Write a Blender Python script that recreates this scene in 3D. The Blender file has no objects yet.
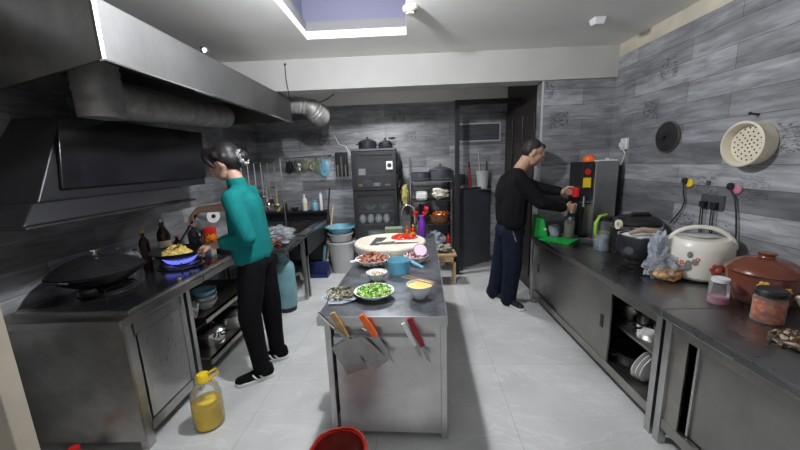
import bpy, bmesh, math, random
from mathutils import Vector, Matrix, Euler
random.seed(7)
S = bpy.context.scene
COL = S.collection
PI = math.pi

# ------------------------------------------------------------------ materials
def newmat(name):
    m = bpy.data.materials.new(name); m.use_nodes = True
    nt = m.node_tree; b = nt.nodes['Principled BSDF']
    return m, nt, b

def pmat(name, col, rough=.5, metal=0., spec=.5, trans=0., ior=1.45, noise=0., nscale=20., stretch=(1, 1, 1), emit=None, estr=0., coat=0., bump=0., alpha=1.):
    m, nt, b = newmat(name)
    c = (col[0], col[1], col[2], 1)
    b.inputs['Base Color'].default_value = c
    b.inputs['Roughness'].default_value = rough
    b.inputs['Metallic'].default_value = metal
    b.inputs['Specular IOR Level'].default_value = spec
    b.inputs['Transmission Weight'].default_value = trans
    b.inputs['IOR'].default_value = ior
    b.inputs['Coat Weight'].default_value = coat
    b.inputs['Alpha'].default_value = alpha
    if emit:
        b.inputs['Emission Color'].default_value = (*emit, 1); b.inputs['Emission Strength'].default_value = estr
    if noise > 0 or bump > 0:
        tc = nt.nodes.new('ShaderNodeTexCoord'); mp = nt.nodes.new('ShaderNodeMapping'); mp.inputs['Scale'].default_value = stretch
        nz = nt.nodes.new('ShaderNodeTexNoise'); nz.inputs['Scale'].default_value = nscale; nz.inputs['Detail'].default_value = 5
        nt.links.new(tc.outputs['Object'], mp.inputs['Vector']); nt.links.new(mp.outputs['Vector'], nz.inputs['Vector'])
        if noise > 0:
            mr = nt.nodes.new('ShaderNodeMapRange'); mr.inputs['From Min'].default_value = .3; mr.inputs['From Max'].default_value = .7
            mr.inputs['To Min'].default_value = 1 - noise; mr.inputs['To Max'].default_value = 1 + noise
            mx = nt.nodes.new('ShaderNodeVectorMath'); mx.operation = 'SCALE'; mx.inputs[0].default_value = col[:3]
            nt.links.new(nz.outputs['Fac'], mr.inputs['Value']); nt.links.new(mr.outputs['Result'], mx.inputs['Scale'])
            nt.links.new(mx.outputs['Vector'], b.inputs['Base Color'])
        if bump > 0:
            bp = nt.nodes.new('ShaderNodeBump'); bp.inputs['Strength'].default_value = bump; bp.inputs['Distance'].default_value = .01
            nt.links.new(nz.outputs['Fac'], bp.inputs['Height']); nt.links.new(bp.outputs['Normal'], b.inputs['Normal'])
    return m

def steel(name, col=(.45, .45, .44), rough=.32, smudge=.35, scale=3.0, metal=1.0, brush=30):
    """stainless sheet: base tone with smudges of grease, brushed roughness"""
    m, nt, b = newmat(name); L = nt.links.new; N = nt.nodes.new
    tc = N('ShaderNodeTexCoord')
    n1 = N('ShaderNodeTexNoise'); n1.inputs['Scale'].default_value = scale; n1.inputs['Detail'].default_value = 8; n1.inputs['Roughness'].default_value = .65
    n2 = N('ShaderNodeTexNoise'); n2.inputs['Scale'].default_value = 9; n2.inputs['Detail'].default_value = 3
    mp = N('ShaderNodeMapping'); mp.inputs['Scale'].default_value = (brush, brush, 1.2)
    L(tc.outputs['Object'], n1.inputs['Vector']); L(tc.outputs['Object'], mp.inputs['Vector']); L(mp.outputs['Vector'], n2.inputs['Vector'])
    r = N('ShaderNodeMapRange'); r.inputs['From Min'].default_value = .3; r.inputs['From Max'].default_value = .7
    r.inputs['To Min'].default_value = 1 - smudge; r.inputs['To Max'].default_value = 1 + smudge * .5
    L(n1.outputs['Fac'], r.inputs['Value'])
    v = N('ShaderNodeVectorMath'); v.operation = 'SCALE'; v.inputs[0].default_value = col; L(r.outputs['Result'], v.inputs['Scale']); L(v.outputs['Vector'], b.inputs['Base Color'])
    r2 = N('ShaderNodeMapRange'); r2.inputs['From Min'].default_value = .3; r2.inputs['From Max'].default_value = .7
    r2.inputs['To Min'].default_value = rough - .07; r2.inputs['To Max'].default_value = rough + .12
    ad = N('ShaderNodeMath'); ad.operation = 'ADD'; L(n1.outputs['Fac'], ad.inputs[0]); L(n2.outputs['Fac'], ad.inputs[1])
    ml = N('ShaderNodeMath'); ml.operation = 'MULTIPLY'; ml.inputs[1].default_value = .5; L(ad.outputs[0], ml.inputs[0]); L(ml.outputs[0], r2.inputs['Value'])
    L(r2.outputs['Result'], b.inputs['Roughness'])
    b.inputs['Metallic'].default_value = metal
    return m

def wall_wood(name):
    """grey wood-print wall tiles: horizontal plank bands, streaks, printed dark motifs"""
    m, nt, b = newmat(name); L = nt.links.new; N = nt.nodes.new
    g = N('ShaderNodeNewGeometry'); sp = N('ShaderNodeSeparateXYZ'); L(g.outputs['Position'], sp.inputs[0])
    u = N('ShaderNodeMath'); u.operation = 'ADD'; L(sp.outputs[0], u.inputs[0]); L(sp.outputs[1], u.inputs[1])
    cv = N('ShaderNodeCombineXYZ'); L(u.outputs[0], cv.inputs[0]); L(sp.outputs[2], cv.inputs[1])
    br = N('ShaderNodeTexBrick'); br.inputs['Scale'].default_value = 1; br.inputs['Brick Width'].default_value = .92; br.inputs['Row Height'].default_value = .145
    br.inputs['Mortar Size'].default_value = .0022; br.inputs['Mortar Smooth'].default_value = .3; br.offset = .37; br.inputs['Bias'].default_value = .1
    br.inputs['Color1'].default_value = (.13, .13, .14, 1); br.inputs['Color2'].default_value = (.40, .405, .42, 1); br.inputs['Mortar'].default_value = (.12, .12, .12, 1)
    L(cv.outputs[0], br.inputs['Vector'])
    mp = N('ShaderNodeMapping'); mp.inputs['Scale'].default_value = (3.2, 20, 1); L(cv.outputs[0], mp.inputs['Vector'])
    n1 = N('ShaderNodeTexNoise'); n1.inputs['Scale'].default_value = 1.3; n1.inputs['Detail'].default_value = 8; n1.inputs['Roughness'].default_value = .62; n1.inputs['Distortion'].default_value = .6
    L(mp.outputs[0], n1.inputs['Vector'])
    r1 = N('ShaderNodeMapRange'); r1.inputs['From Min'].default_value = .32; r1.inputs['From Max'].default_value = .66; r1.inputs['To Min'].default_value = .58; r1.inputs['To Max'].default_value = 1.2
    L(n1.outputs['Fac'], r1.inputs['Value'])
    # broad cloudy variation
    n3 = N('ShaderNodeTexNoise'); n3.inputs['Scale'].default_value = 2.2; n3.inputs['Detail'].default_value = 3; 
    mp3 = N('ShaderNodeMapping'); mp3.inputs['Scale'].default_value = (.8, 2.6, 1); L(cv.outputs[0], mp3.inputs['Vector']); L(mp3.outputs[0], n3.inputs['Vector'])
    r3 = N('ShaderNodeMapRange'); r3.inputs['From Min'].default_value = .35; r3.inputs['From Max'].default_value = .65; r3.inputs['To Min'].default_value = .72; r3.inputs['To Max'].default_value = 1.18
    L(n3.outputs['Fac'], r3.inputs['Value'])
    mu = N('ShaderNodeMath'); mu.operation = 'MULTIPLY'; L(r1.outputs[0], mu.inputs[0]); L(r3.outputs[0], mu.inputs[1])
    # motifs: brick cells of their own, few chosen, scribbled by noise
    b2 = N('ShaderNodeTexBrick'); b2.inputs['Scale'].default_value = 1; b2.inputs['Brick Width'].default_value = .31; b2.inputs['Row Height'].default_value = .29; b2.offset = .5
    b2.inputs['Color1'].default_value = (0, 0, 0, 1); b2.inputs['Color2'].default_value = (1, 1, 1, 1); b2.inputs['Mortar'].default_value = (0, 0, 0, 1); b2.inputs['Mortar Size'].default_value = .075; b2.inputs['Mortar Smooth'].default_value = .45; b2.inputs['Bias'].default_value = -.1
    L(cv.outputs[0], b2.inputs['Vector'])
    n2 = N('ShaderNodeTexNoise'); n2.inputs['Scale'].default_value = 26; n2.inputs['Detail'].default_value = 4; n2.inputs['Distortion'].default_value = 2.5
    mp2 = N('ShaderNodeMapping'); mp2.inputs['Scale'].default_value = (.7, 1.3, 1); L(cv.outputs[0], mp2.inputs['Vector']); L(mp2.outputs[0], n2.inputs['Vector'])
    s2 = N('ShaderNodeMapRange'); s2.inputs['From Min'].default_value = .5; s2.inputs['From Max'].default_value = .58; L(n2.outputs['Fac'], s2.inputs['Value'])
    t2 = N('ShaderNodeMapRange'); t2.inputs['From Min'].default_value = .6; t2.inputs['From Max'].default_value = .75; L(b2.outputs['Color'], t2.inputs['Value'])
    k = N('ShaderNodeMath'); k.operation = 'MULTIPLY'; L(s2.outputs[0], k.inputs[0]); L(t2.outputs[0], k.inputs[1])
    kk = N('ShaderNodeMapRange'); kk.inputs['To Min'].default_value = 1; kk.inputs['To Max'].default_value = .38; L(k.outputs[0], kk.inputs['Value'])
    m2 = N('ShaderNodeMath'); m2.operation = 'MULTIPLY'; L(mu.outputs[0], m2.inputs[0]); L(kk.outputs[0], m2.inputs[1])
    sc = N('ShaderNodeVectorMath'); sc.operation = 'SCALE'; L(br.outputs['Color'], sc.inputs[0]); L(m2.outputs[0], sc.inputs['Scale'])
    L(sc.outputs[0], b.inputs['Base Color'])
    b.inputs['Roughness'].default_value = .33
    return m

def floor_mat():
    m, nt, b = newmat('floor_tiles'); L = nt.links.new; N = nt.nodes.new
    g = N('ShaderNodeNewGeometry')
    rt = N('ShaderNodeMapping'); rt.inputs['Rotation'].default_value = (0, 0, .03); rt.inputs['Location'].default_value = (.27, .1, 0); L(g.outputs['Position'], rt.inputs['Vector'])
    br = N('ShaderNodeTexBrick'); br.offset = 0; br.inputs['Scale'].default_value = 1; br.inputs['Brick Width'].default_value = .8; br.inputs['Row Height'].default_value = .8
    br.inputs['Mortar Size'].default_value = .0025; br.inputs['Mortar Smooth'].default_value = .2
    br.inputs['Color1'].default_value = (.55, .555, .54, 1); br.inputs['Color2'].default_value = (.6, .6, .585, 1); br.inputs['Mortar'].default_value = (.42, .42, .41, 1)
    L(rt.outputs[0], br.inputs['Vector'])
    mp = N('ShaderNodeMapping'); mp.inputs['Rotation'].default_value = (0, 0, .5); mp.inputs['Scale'].default_value = (1.1, 3.4, 1); L(g.outputs['Position'], mp.inputs['Vector'])
    n = N('ShaderNodeTexNoise'); n.inputs['Scale'].default_value = 1.5; n.inputs['Detail'].default_value = 9; n.inputs['Roughness'].default_value = .6; n.inputs['Distortion'].default_value = .9
    L(mp.outputs[0], n.inputs['Vector'])
    a = N('ShaderNodeMath'); a.operation = 'SUBTRACT'; a.inputs[1].default_value = .5; L(n.outputs['Fac'], a.inputs[0])
    ab = N('ShaderNodeMath'); ab.operation = 'ABSOLUTE'; L(a.outputs[0], ab.inputs[0])
    v = N('ShaderNodeMapRange'); v.inputs['From Min'].default_value = 0; v.inputs['From Max'].default_value = .02; v.inputs['To Min'].default_value = 1.13; v.inputs['To Max'].default_value = 1; L(ab.outputs[0], v.inputs['Value'])
    n2 = N('ShaderNodeTexNoise'); n2.inputs['Scale'].default_value = 2.4; n2.inputs['Detail'].default_value = 5; L(g.outputs['Position'], n2.inputs['Vector'])
    v2 = N('ShaderNodeMapRange'); v2.inputs['From Min'].default_value = .3; v2.inputs['From Max'].default_value = .7; v2.inputs['To Min'].default_value = .84; v2.inputs['To Max'].default_value = 1.1; L(n2.outputs['Fac'], v2.inputs['Value'])
    mm = N('ShaderNodeMath'); mm.operation = 'MULTIPLY'; L(v.outputs[0], mm.inputs[0]); L(v2.outputs[0], mm.inputs[1])
    sc = N('ShaderNodeVectorMath'); sc.operation = 'SCALE'; L(br.outputs['Color'], sc.inputs[0]); L(mm.outputs[0], sc.inputs['Scale']); L(sc.outputs[0], b.inputs['Base Color'])
    b.inputs['Roughness'].default_value = .38
    return m

def thin(name, tint=(.9,.93,.95), clear=.8, rough=.05, surf=(.8,.8,.8)):
    """thin clear film or pane: mostly see-through, with a glossy and slightly milky surface"""
    m, nt, b = newmat(name); L = nt.links.new; N = nt.nodes.new
    tr = N('ShaderNodeBsdfTransparent'); tr.inputs[0].default_value = (*tint, 1)
    b.inputs['Base Color'].default_value = (*surf, 1); b.inputs['Roughness'].default_value = rough
    fr = N('ShaderNodeFresnel'); fr.inputs['IOR'].default_value = 1.35
    mr = N('ShaderNodeMapRange'); mr.inputs['From Max'].default_value = .6; mr.inputs['To Min'].default_value = 1-clear; mr.inputs['To Max'].default_value = .9
    mx = N('ShaderNodeMixShader'); L(fr.outputs[0], mr.inputs['Value']); L(mr.outputs[0], mx.inputs[0]); L(tr.outputs[0], mx.inputs[1]); L(b.outputs[0], mx.inputs[2])
    L(mx.outputs[0], nt.nodes['Material Output'].inputs['Surface'])
    return m

def speckle(name, cols, scale=60, rough=.6):
    m, nt, b = newmat(name); L = nt.links.new; N = nt.nodes.new
    tc = N('ShaderNodeTexCoord'); v = N('ShaderNodeTexVoronoi'); v.inputs['Scale'].default_value = scale; L(tc.outputs['Object'], v.inputs['Vector'])
    s = N('ShaderNodeSeparateXYZ'); L(v.outputs['Color'], s.inputs[0])
    r = N('ShaderNodeValToRGB'); r.color_ramp.interpolation = 'CONSTANT'
    e = r.color_ramp.elements
    for i, c in enumerate(cols):
        if i < 2: e[i].position = i / len(cols); e[i].color = (*c, 1)
        else: x = e.new(i / len(cols)); x.color = (*c, 1)
    L(s.outputs[0], r.inputs[0]); L(r.outputs[0], b.inputs['Base Color']); b.inputs['Roughness'].default_value = rough
    return m

WALL = wall_wood('grey_wood_print_tile'); FLOOR = floor_mat()
M = dict(
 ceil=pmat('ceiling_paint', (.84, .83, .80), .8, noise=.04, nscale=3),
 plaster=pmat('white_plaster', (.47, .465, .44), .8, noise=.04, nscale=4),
 creamlight=pmat('yellowed_plaster', (.62, .56, .45), .8, noise=.15, nscale=4),
 cream=pmat('cream_paint', (.42, .37, .29), .7, noise=.12, nscale=5),
 lip=pmat('lip_paint', (.17,.17,.167), .8),
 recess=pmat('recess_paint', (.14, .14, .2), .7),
 steel=steel('stainless_steel', (.5, .5, .49), .3, .3),
 steel_top=steel('stainless_worktop', (.36, .36, .365), .27, .14, 3, brush=.4),
 steel_dark=steel('greasy_stainless', (.37, .355, .325), .33, .4),
 steel_door=steel('stainless_door', (.32, .315, .3), .33, .25, 2),
 steel_bright=steel('lightened_door_steel', (.55, .545, .53), .3, .2, 2),  # lighter door steel; light reflected by the left door is in the colour
 steel_isl=steel('scratched_stainless', (.6, .59, .58), .34, .22, 4, .85),
 isl_top=steel('island_worktop', (.2, .215, .23), .3, .55, 9, .7),
 hood=steel('hood_stainless', (.2, .2, .195), .58, .25, 2),
 hood_in=pmat('dark_hood_interior', (.07, .068, .063), .6, noise=.3, nscale=5),  # dark base tone with random variation for the canopy's inner top
 duct=pmat('aluminium_foil_duct', (.42, .41, .39), .5, .5, noise=.25, nscale=12, bump=.3),
 chrome=pmat('chrome', (.75, .75, .74), .14, 1),
 blackglass=pmat('black_glass', (.012, .012, .014), .16, noise=.3, nscale=5),
 wokblack=pmat('oiled_black_iron', (.022,.022,.024), .27, .2, noise=.3, nscale=9),
 black=pmat('black_plastic', (.02, .02, .022), .35),
 blackmat=pmat('black_iron', (.03, .03, .032), .42, .3, noise=.3, nscale=9),
 blackpaint=pmat('black_painted_metal', (.018, .018, .02), .4),
 charcoal=pmat('charcoal_panel', (.075, .08, .095), .45, noise=.15, nscale=5),
 darkwood=pmat('dark_brown_door', (.035, .026, .024), .45, noise=.5, nscale=6, stretch=(6, 6, .3)),
 glass=thin('clear_glass', clear=.92),
 cabglass=thin('cabinet_glass', clear=.93, surf=(.3,.3,.3)),
 clearplastic=thin('clear_plastic', (.97,.97,.95), clear=.94, rough=.1),
 oil=pmat('cooking_oil', (.95, .66, .01), .08, noise=.2, nscale=9),
 white=pmat('white_ceramic', (.8, .8, .78), .2, coat=.3),
 whitep=pmat('white_plastic', (.72, .72, .7), .4),
 greyp=pmat('grey_white_plastic', (.5, .51, .5), .45),
 bluep=pmat('light_blue_plastic', (.18, .42, .52), .3),
 bluet=thin('translucent_blue_plastic', (.6,.88,.97), .45, .2, (.3,.66,.8)),
 navy=pmat('navy_plastic', (.02, .03, .12), .4),
 teal=pmat('teal_fleece', (.008, .165, .16), .9, spec=.15, noise=.12, nscale=14, bump=.15),
 blacktrouser=pmat('black_trouser_cloth', (.006, .006, .007), .9, spec=.15, noise=.3, nscale=14, bump=.2),
 jeans=pmat('dark_navy_denim', (.012, .016, .032), .9, spec=.15, noise=.25, nscale=18, bump=.2),
 blackshirt=pmat('black_jersey', (.008, .008, .009), .9, spec=.15, noise=.2, nscale=10, bump=.15),
 skin=pmat('skin', (.52, .31, .23), .5, noise=.05, nscale=20),
 skin2=pmat('tanned_skin', (.46, .27, .18), .5, noise=.05, nscale=20),
 hair=pmat('black_hair', (.014, .011, .011), .5, noise=.4, nscale=20, stretch=(1, 8, 1)),
 hair2=pmat('short_dark_hair', (.02, .018, .017), .6, noise=.4, nscale=60),
 gasblue=pmat('faded_teal_paint', (.17, .33, .36), .45, noise=.2, nscale=8),
 lidw=pmat('steamed_wood_white', (.72, .66, .52), .5, noise=.08, nscale=8),
 board=pmat('pale_chopping_board', (.72, .68, .56), .5, noise=.12, nscale=9),
 wood=pmat('wood_handle', (.5, .3, .12), .5, noise=.2, nscale=8, stretch=(1, 1, 6)),
 woodpale=pmat('pale_pine', (.52, .36, .2), .55, noise=.2, nscale=6, stretch=(1, 8, 8)),
 bamboo=pmat('bamboo_stick', (.4, .24, .1), .5),
 orange=pmat('orange_plastic', (.95, .16, .02), .3),
 redp=pmat('red_plastic', (.55, .02, .02), .3),
 maroon=pmat('dark_red_handle', (.32, .012, .02), .3),
 redclear=pmat('red_translucent_plastic', (.28, .015, .012), .25, trans=.2),
 green=pmat('bright_green_plastic', (.01, .42, .06), .35),
 lime=pmat('lime_green_plastic', (.35, .62, .08), .4),
 yellow=pmat('yellow_plastic', (.85, .6, .02), .35),
 pink=pmat('pink_plastic', (.6, .22, .3), .4),
 purple=pmat('purple_plastic', (.2, .04, .42), .35),
 brownpot=pmat('brown_glazed_clay', (.17, .045, .022), .22, coat=.5, noise=.15, nscale=6),
 creampot=pmat('cream_enamel', (.76, .73, .63), .3, coat=.3),
 flower=pmat('printed_flower_red', (.65, .12, .08), .4),
 printgrey=pmat('printed_grey_leaves', (.2, .2, .19), .4),
 gold=pmat('printed_gold_flower', (.75, .48, .12), .4),
 knife=steel('knife_blade', (.33, .33, .32), .3, .2, 12),
 blade_dark=pmat('dark_carbon_blade', (.09, .085, .08), .4, .5),
 egg=speckle('scrambled_egg_mix', [(.78, .62, .16), (.85, .7, .3), (.75, .5, .1)], 70),
 greens=speckle('chopped_green_pepper', [(.12, .32, .03), (.3, .55, .08), (.62, .75, .35), (.07, .22, .02)], 90, .35),
 tomato=speckle('chopped_tomato', [(.7, .05, .02), (.8, .1, .04), (.6, .03, .02)], 60, .25),
 meat=speckle('chopped_cooked_meat', [(.3, .09, .05), (.42, .16, .09), (.2, .06, .04), (.5, .25, .16)], 60, .4),
 garlic=speckle('chopped_garlic', [(.7, .6, .45), (.3, .15, .1), (.75, .7, .6)], 80),
 herb=speckle('dried_mushroom_pile', [(.1, .08, .06), (.3, .26, .2), (.45, .44, .38), (.14, .16, .08)], 60),
 batter=pmat('yellow_egg_batter', (.85, .66, .2), .3),
 bread=speckle('bagged_pastry', [(.55, .28, .1), (.7, .45, .2), (.4, .15, .06)], 40),
 bag=thin('thin_plastic_bag', clear=.72, rough=.2, surf=(.6,.62,.66)),
 bagb=thin('pale_blue_plastic_bag', clear=.45, rough=.25, surf=(.52,.57,.64)),
 chili=speckle('pickled_chilli', [(.6, .12, .01), (.8, .26, .02), (.42, .06, .01)], 60, .2),
 led=pmat('red_led', (.6, 0, .02), .4, emit=(1, .02, .06), estr=4),
 flame=pmat('gas_flame', (.1, .1, .6), .4, emit=(.16, .2, .9), estr=1.1),
 lamp=pmat('lamp_bulb', (1, 1, 1), .4, emit=(.93, .95, 1), estr=1),
 cloth=pmat('beige_cloth', (.4, .29, .22), .8),
 yellowcloth=pmat('yellowish_cloth', (.4, .35, .12), .8),
 pattern=speckle('patterned_melamine', [(.7, .7, .68), (.7, .7, .68), (.15, .15, .2)], 60, .3),
 sauce=pmat('dark_soy_bottle', (.03, .015, .01), .15),
 label=pmat('cream_paper_label', (.7, .6, .42), .6),
 concrete=pmat('shoe_rubber', (.7, .7, .68), .5),
 wicker=speckle('red_brown_wicker', [(.3, .1, .05), (.42, .18, .08), (.2, .06, .03)], 50),
 stone=pmat('mottled_green_block', (.16, .2, .12), .5, noise=.3, nscale=20),
 olive=pmat('dark_olive_liquid', (.12, .11, .03), .2),
 lightgreen=pmat('pale_green_tea', (.35, .45, .25), .2),
)

# ------------------------------------------------------------------ mesh builder
class B:
    def __init__(s): s.bm = bmesh.new()
    def _xf(s, vs, mat):
        if mat is not None: bmesh.ops.transform(s.bm, matrix=mat, verts=vs)
    def box(s, x0, x1, y0, y1, z0, z1, mat=None):
        v = [s.bm.verts.new(p) for p in [(x0,y0,z0),(x1,y0,z0),(x1,y1,z0),(x0,y1,z0),(x0,y0,z1),(x1,y0,z1),(x1,y1,z1),(x0,y1,z1)]]
        for f in [(0,3,2,1),(4,5,6,7),(0,1,5,4),(1,2,6,5),(2,3,7,6),(3,0,4,7)]: s.bm.faces.new([v[i] for i in f])
        s._xf(v, mat); return s
    def prism(s, poly, vec):
        vec = Vector(vec); a = [s.bm.verts.new(p) for p in poly]; b = [s.bm.verts.new(Vector(p) + vec) for p in poly]
        n = len(a); s.bm.faces.new(a[::-1]); s.bm.faces.new(b)
        for i in range(n): s.bm.faces.new([a[i], a[(i+1) % n], b[(i+1) % n], b[i]])
        return s
    def hexa(s, bot, top):
        v = [s.bm.verts.new(p) for p in list(bot) + list(top)]
        for f in [(0,3,2,1),(4,5,6,7),(0,1,5,4),(1,2,6,5),(2,3,7,6),(3,0,4,7)]: s.bm.faces.new([v[i] for i in f])
        return s
    def lathe(s, prof, c=(0,0,0), n=32, mat=None, sx=1, sy=1):
        rings = []
        allv = []
        for r, z in prof:
            if r < 1e-5: ring = [s.bm.verts.new((c[0], c[1], c[2] + z))]
            else: ring = [s.bm.verts.new((c[0] + sx*r*math.cos(2*PI*i/n), c[1] + sy*r*math.sin(2*PI*i/n), c[2] + z)) for i in range(n)]
            rings.append(ring); allv += ring
        for a, b in zip(rings, rings[1:]):
            for i in range(n):
                j = (i+1) % n
                if len(a) == 1 and len(b) == 1: continue
                if len(a) == 1: s.bm.faces.new([a[0], b[j], b[i]])
                elif len(b) == 1: s.bm.faces.new([a[i], a[j], b[0]])
                else: s.bm.faces.new([a[i], a[j], b[j], b[i]])
        if len(rings[0]) > 1 and len(rings[-1]) > 1 and len(rings) > 2:      # a ring-shaped section closes on itself
            a, b = rings[-1], rings[0]
            for i in range(n):
                j = (i+1) % n; s.bm.faces.new([a[i], a[j], b[j], b[i]])
        elif len(rings[0]) > 1: s.bm.faces.new(rings[0][::-1])
        elif len(rings[-1]) > 1: s.bm.faces.new(rings[-1])
        s._xf(allv, mat); return s
    def tube(s, pts, r, n=10, caps=True):
        pts = [Vector(p) for p in pts]; rs = r if isinstance(r, (list, tuple)) else [r] * len(pts)
        rings = []; up = None
        for i, p in enumerate(pts):
            t = (pts[min(i+1, len(pts)-1)] - pts[max(i-1, 0)]).normalized()
            if up is None:
                up = Vector((0,0,1)) if abs(t.z) < .9 else Vector((1,0,0))
            u = (up - t * up.dot(t)).normalized(); w = t.cross(u); up = u
            rings.append([s.bm.verts.new(p + rs[i] * (math.cos(2*PI*k/n) * u + math.sin(2*PI*k/n) * w)) for k in range(n)])
        for a, b in zip(rings, rings[1:]):
            for k in range(n): s.bm.faces.new([a[k], a[(k+1) % n], b[(k+1) % n], b[k]])
        if caps: s.bm.faces.new(rings[0][::-1]); s.bm.faces.new(rings[-1])
        return s
    def cyl(s, p0, p1, r0, r1=None, n=24): return s.tube([p0, p1], [r0, r0 if r1 is None else r1], n)
    def ball(s, c, r, n=16, mat=None):
        if not isinstance(r, (tuple, list)): r = (r, r, r)
        g = bmesh.ops.create_uvsphere(s.bm, u_segments=n, v_segments=max(6, n*2//3), radius=1)
        bmesh.ops.transform(s.bm, matrix=(Matrix.Translation(c) @ (mat.to_4x4() if mat is not None else Matrix()) @ Matrix.Diagonal((*r, 1))), verts=g['verts']); return s
    def blob(s, c, r, seed=0, amp=.15, sub=3, freq=3):
        rnd = random.Random(seed)
        if not isinstance(r, (tuple, list)): r = (r, r, r)
        g = bmesh.ops.create_icosphere(s.bm, subdivisions=sub, radius=1)
        from mathutils import noise
        off = Vector((rnd.random()*50, rnd.random()*50, rnd.random()*50))
        for v in g['verts']:
            k = 1 + amp * noise.noise(v.co * freq + off) * 1.6
            v.co = Vector((v.co.x*r[0]*k, v.co.y*r[1]*k, v.co.z*r[2]*k)) + Vector(c)
        return s
    def bits(s, c, rx, ry, h, n, size, seed=1):
        """a heap of small cut pieces over an oval footprint"""
        rnd = random.Random(seed)
        for i in range(n):
            a = rnd.random()*2*PI; q = math.sqrt(rnd.random())
            p = Vector((c[0]+rx*q*math.cos(a), c[1]+ry*q*math.sin(a), c[2] + h*(1-q*q) * (.55+.45*rnd.random())))
            m = Matrix.Translation(p) @ Euler((rnd.random()*3, rnd.random()*3, rnd.random()*3)).to_matrix().to_4x4()
            z = size*(.6+.7*rnd.random()); s.box(-z, z, -z*.45, z*.45, -z*.3, z*.3, mat=m)
        s.blob((c[0], c[1], c[2]), (rx*.97, ry*.97, h*.75), seed, .15)
        return s
    def build(s, name, mat, parent=None, bevel=0., smooth=False, subd=0, kind=None):
        bmesh.ops.recalc_face_normals(s.bm, faces=s.bm.faces[:])
        me = bpy.data.meshes.new(name); s.bm.to_mesh(me); s.bm.free()
        me.materials.append(M[mat] if isinstance(mat, str) else mat)
        if smooth:
            me.polygons.foreach_set('use_smooth', [True]*len(me.polygons))
            try: me.set_sharp_from_angle(angle=math.radians(42))
            except Exception: pass
        o = bpy.data.objects.new(name, me); COL.objects.link(o)
        if bevel > 0:
            md = o.modifiers.new('bevel', 'BEVEL'); md.width = bevel; md.segments = 2; md.limit_method = 'ANGLE'; md.angle_limit = math.radians(50)
        if subd:
            md = o.modifiers.new('sub', 'SUBSURF'); md.levels = subd; md.render_levels = subd
        if parent is not None: adopt(o, parent)
        if kind: o['kind'] = kind
        return o

def adopt(o, p):
    o.parent = p; o.matrix_parent_inverse = Matrix.Translation(-p.location)
def tag(o, label, cat, group=None):
    o['label'] = label; o['category'] = cat
    if group: o['group'] = group
    return o
def thing(name, label, cat, loc, group=None):
    o = bpy.data.objects.new(name, None); o.empty_display_size = .05; COL.objects.link(o); o.location = loc
    return tag(o, label, cat, group)
def struct(o): o['kind'] = 'structure'; return o
def sub(o, p):
    """sub-part: parent o under part p (part p has parent inverse, its own matrix is identity in the world)"""
    o.parent = p; o.matrix_parent_inverse = Matrix(); return o

# ------------------------------------------------------------------ camera
Rw = None
def cam_setup():
    f = 330.; yaw, pit, rol = .031, .19, -.0355
    W = Matrix(((1,0,0),(0,0,-1),(0,1,0)))
    Ry = Matrix(((math.cos(yaw),0,math.sin(yaw)),(0,1,0),(-math.sin(yaw),0,math.cos(yaw))))
    Rx = Matrix(((1,0,0),(0,math.cos(pit),-math.sin(pit)),(0,math.sin(pit),math.cos(pit))))
    Rz = Matrix(((math.cos(rol),-math.sin(rol),0),(math.sin(rol),math.cos(rol),0),(0,0,1)))
    R = Rz @ Rx @ Ry @ W
    right, down, fwd = R[0], R[1], R[2]
    m = Matrix(((right[0], -down[0], -fwd[0], 0), (right[1], -down[1], -fwd[1], 0), (right[2], -down[2], -fwd[2], 1.54), (0,0,0,1)))
    cd = bpy.data.cameras.new('camera'); cd.sensor_width = 36; cd.lens = f/800*36; cd.clip_start = .02
    c = bpy.data.objects.new('camera', cd); c.matrix_world = m; COL.objects.link(c); S.camera = c
cam_setup()

# ------------------------------------------------------------------ the room
ZC = 2.55; XW = 2.03; YR = 3.45; YB = 4.92; XL = -2.22; Y0 = -1.3
struct(B().box(XL-.1, XW+.1, Y0, YB+.1, -.1, 0).build('floor', FLOOR))
# ceiling with a square light well
rx0, rx1, ry0, ry1 = -.80, .015, .95, 2.93
b = B()
b.box(XL-.1, rx0, Y0, YB+.1, ZC, ZC+.06); b.box(rx1, XW+.1, Y0, YB+.1, ZC, ZC+.06)
b.box(rx0, rx1, Y0, ry0, ZC, ZC+.06); b.box(rx0, rx1, ry1, YB+.1, ZC, ZC+.06)
struct(b.build('ceiling', 'ceil'))
b = B(); t = .02
b.box(rx0-t, rx0, ry0-t, ry1+t, ZC+.061, ZC+.13); b.box(rx1, rx1+t, ry0-t, ry1+t, ZC+.061, ZC+.13)
b.box(rx0, rx1, ry0-t, ry0, ZC+.061, ZC+.13); b.box(rx0, rx1, ry1, ry1+t, ZC+.061, ZC+.13)
struct(b.build('trim_5', 'lip'))
b = B(); e = .03
b.box(rx0-e-t, rx0-e, ry0-e, ry1+e, ZC+.131, ZC+.42); b.box(rx1+e, rx1+e+t, ry0-e, ry1+e, ZC+.131, ZC+.42)
b.box(rx0-e, rx1+e, ry0-e-t, ry0-e, ZC+.131, ZC+.42); b.box(rx0-e, rx1+e, ry1+e, ry1+e+t, ZC+.131, ZC+.42)
b.box(rx0-e-t, rx1+e+t, ry0-e-t, ry1+e+t, ZC+.42, ZC+.45)
struct(b.build('trim_6', 'recess'))
struct(B().box(XL-.1, XL, Y0, YB+.1, 0, ZC).build('wall_left', WALL))
struct(B().box(XL, 1.62, YB, YB+.1, 0, ZC).build('wall_back', WALL))
struct(B().box(XW, XW+.1, Y0, YR+.1, 0, 2.44).build('wall_right', WALL))
struct(B().box(XW, XW+.1, Y0, YR+.1, 2.44, ZC).build('trim_2', 'creamlight'))
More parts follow.
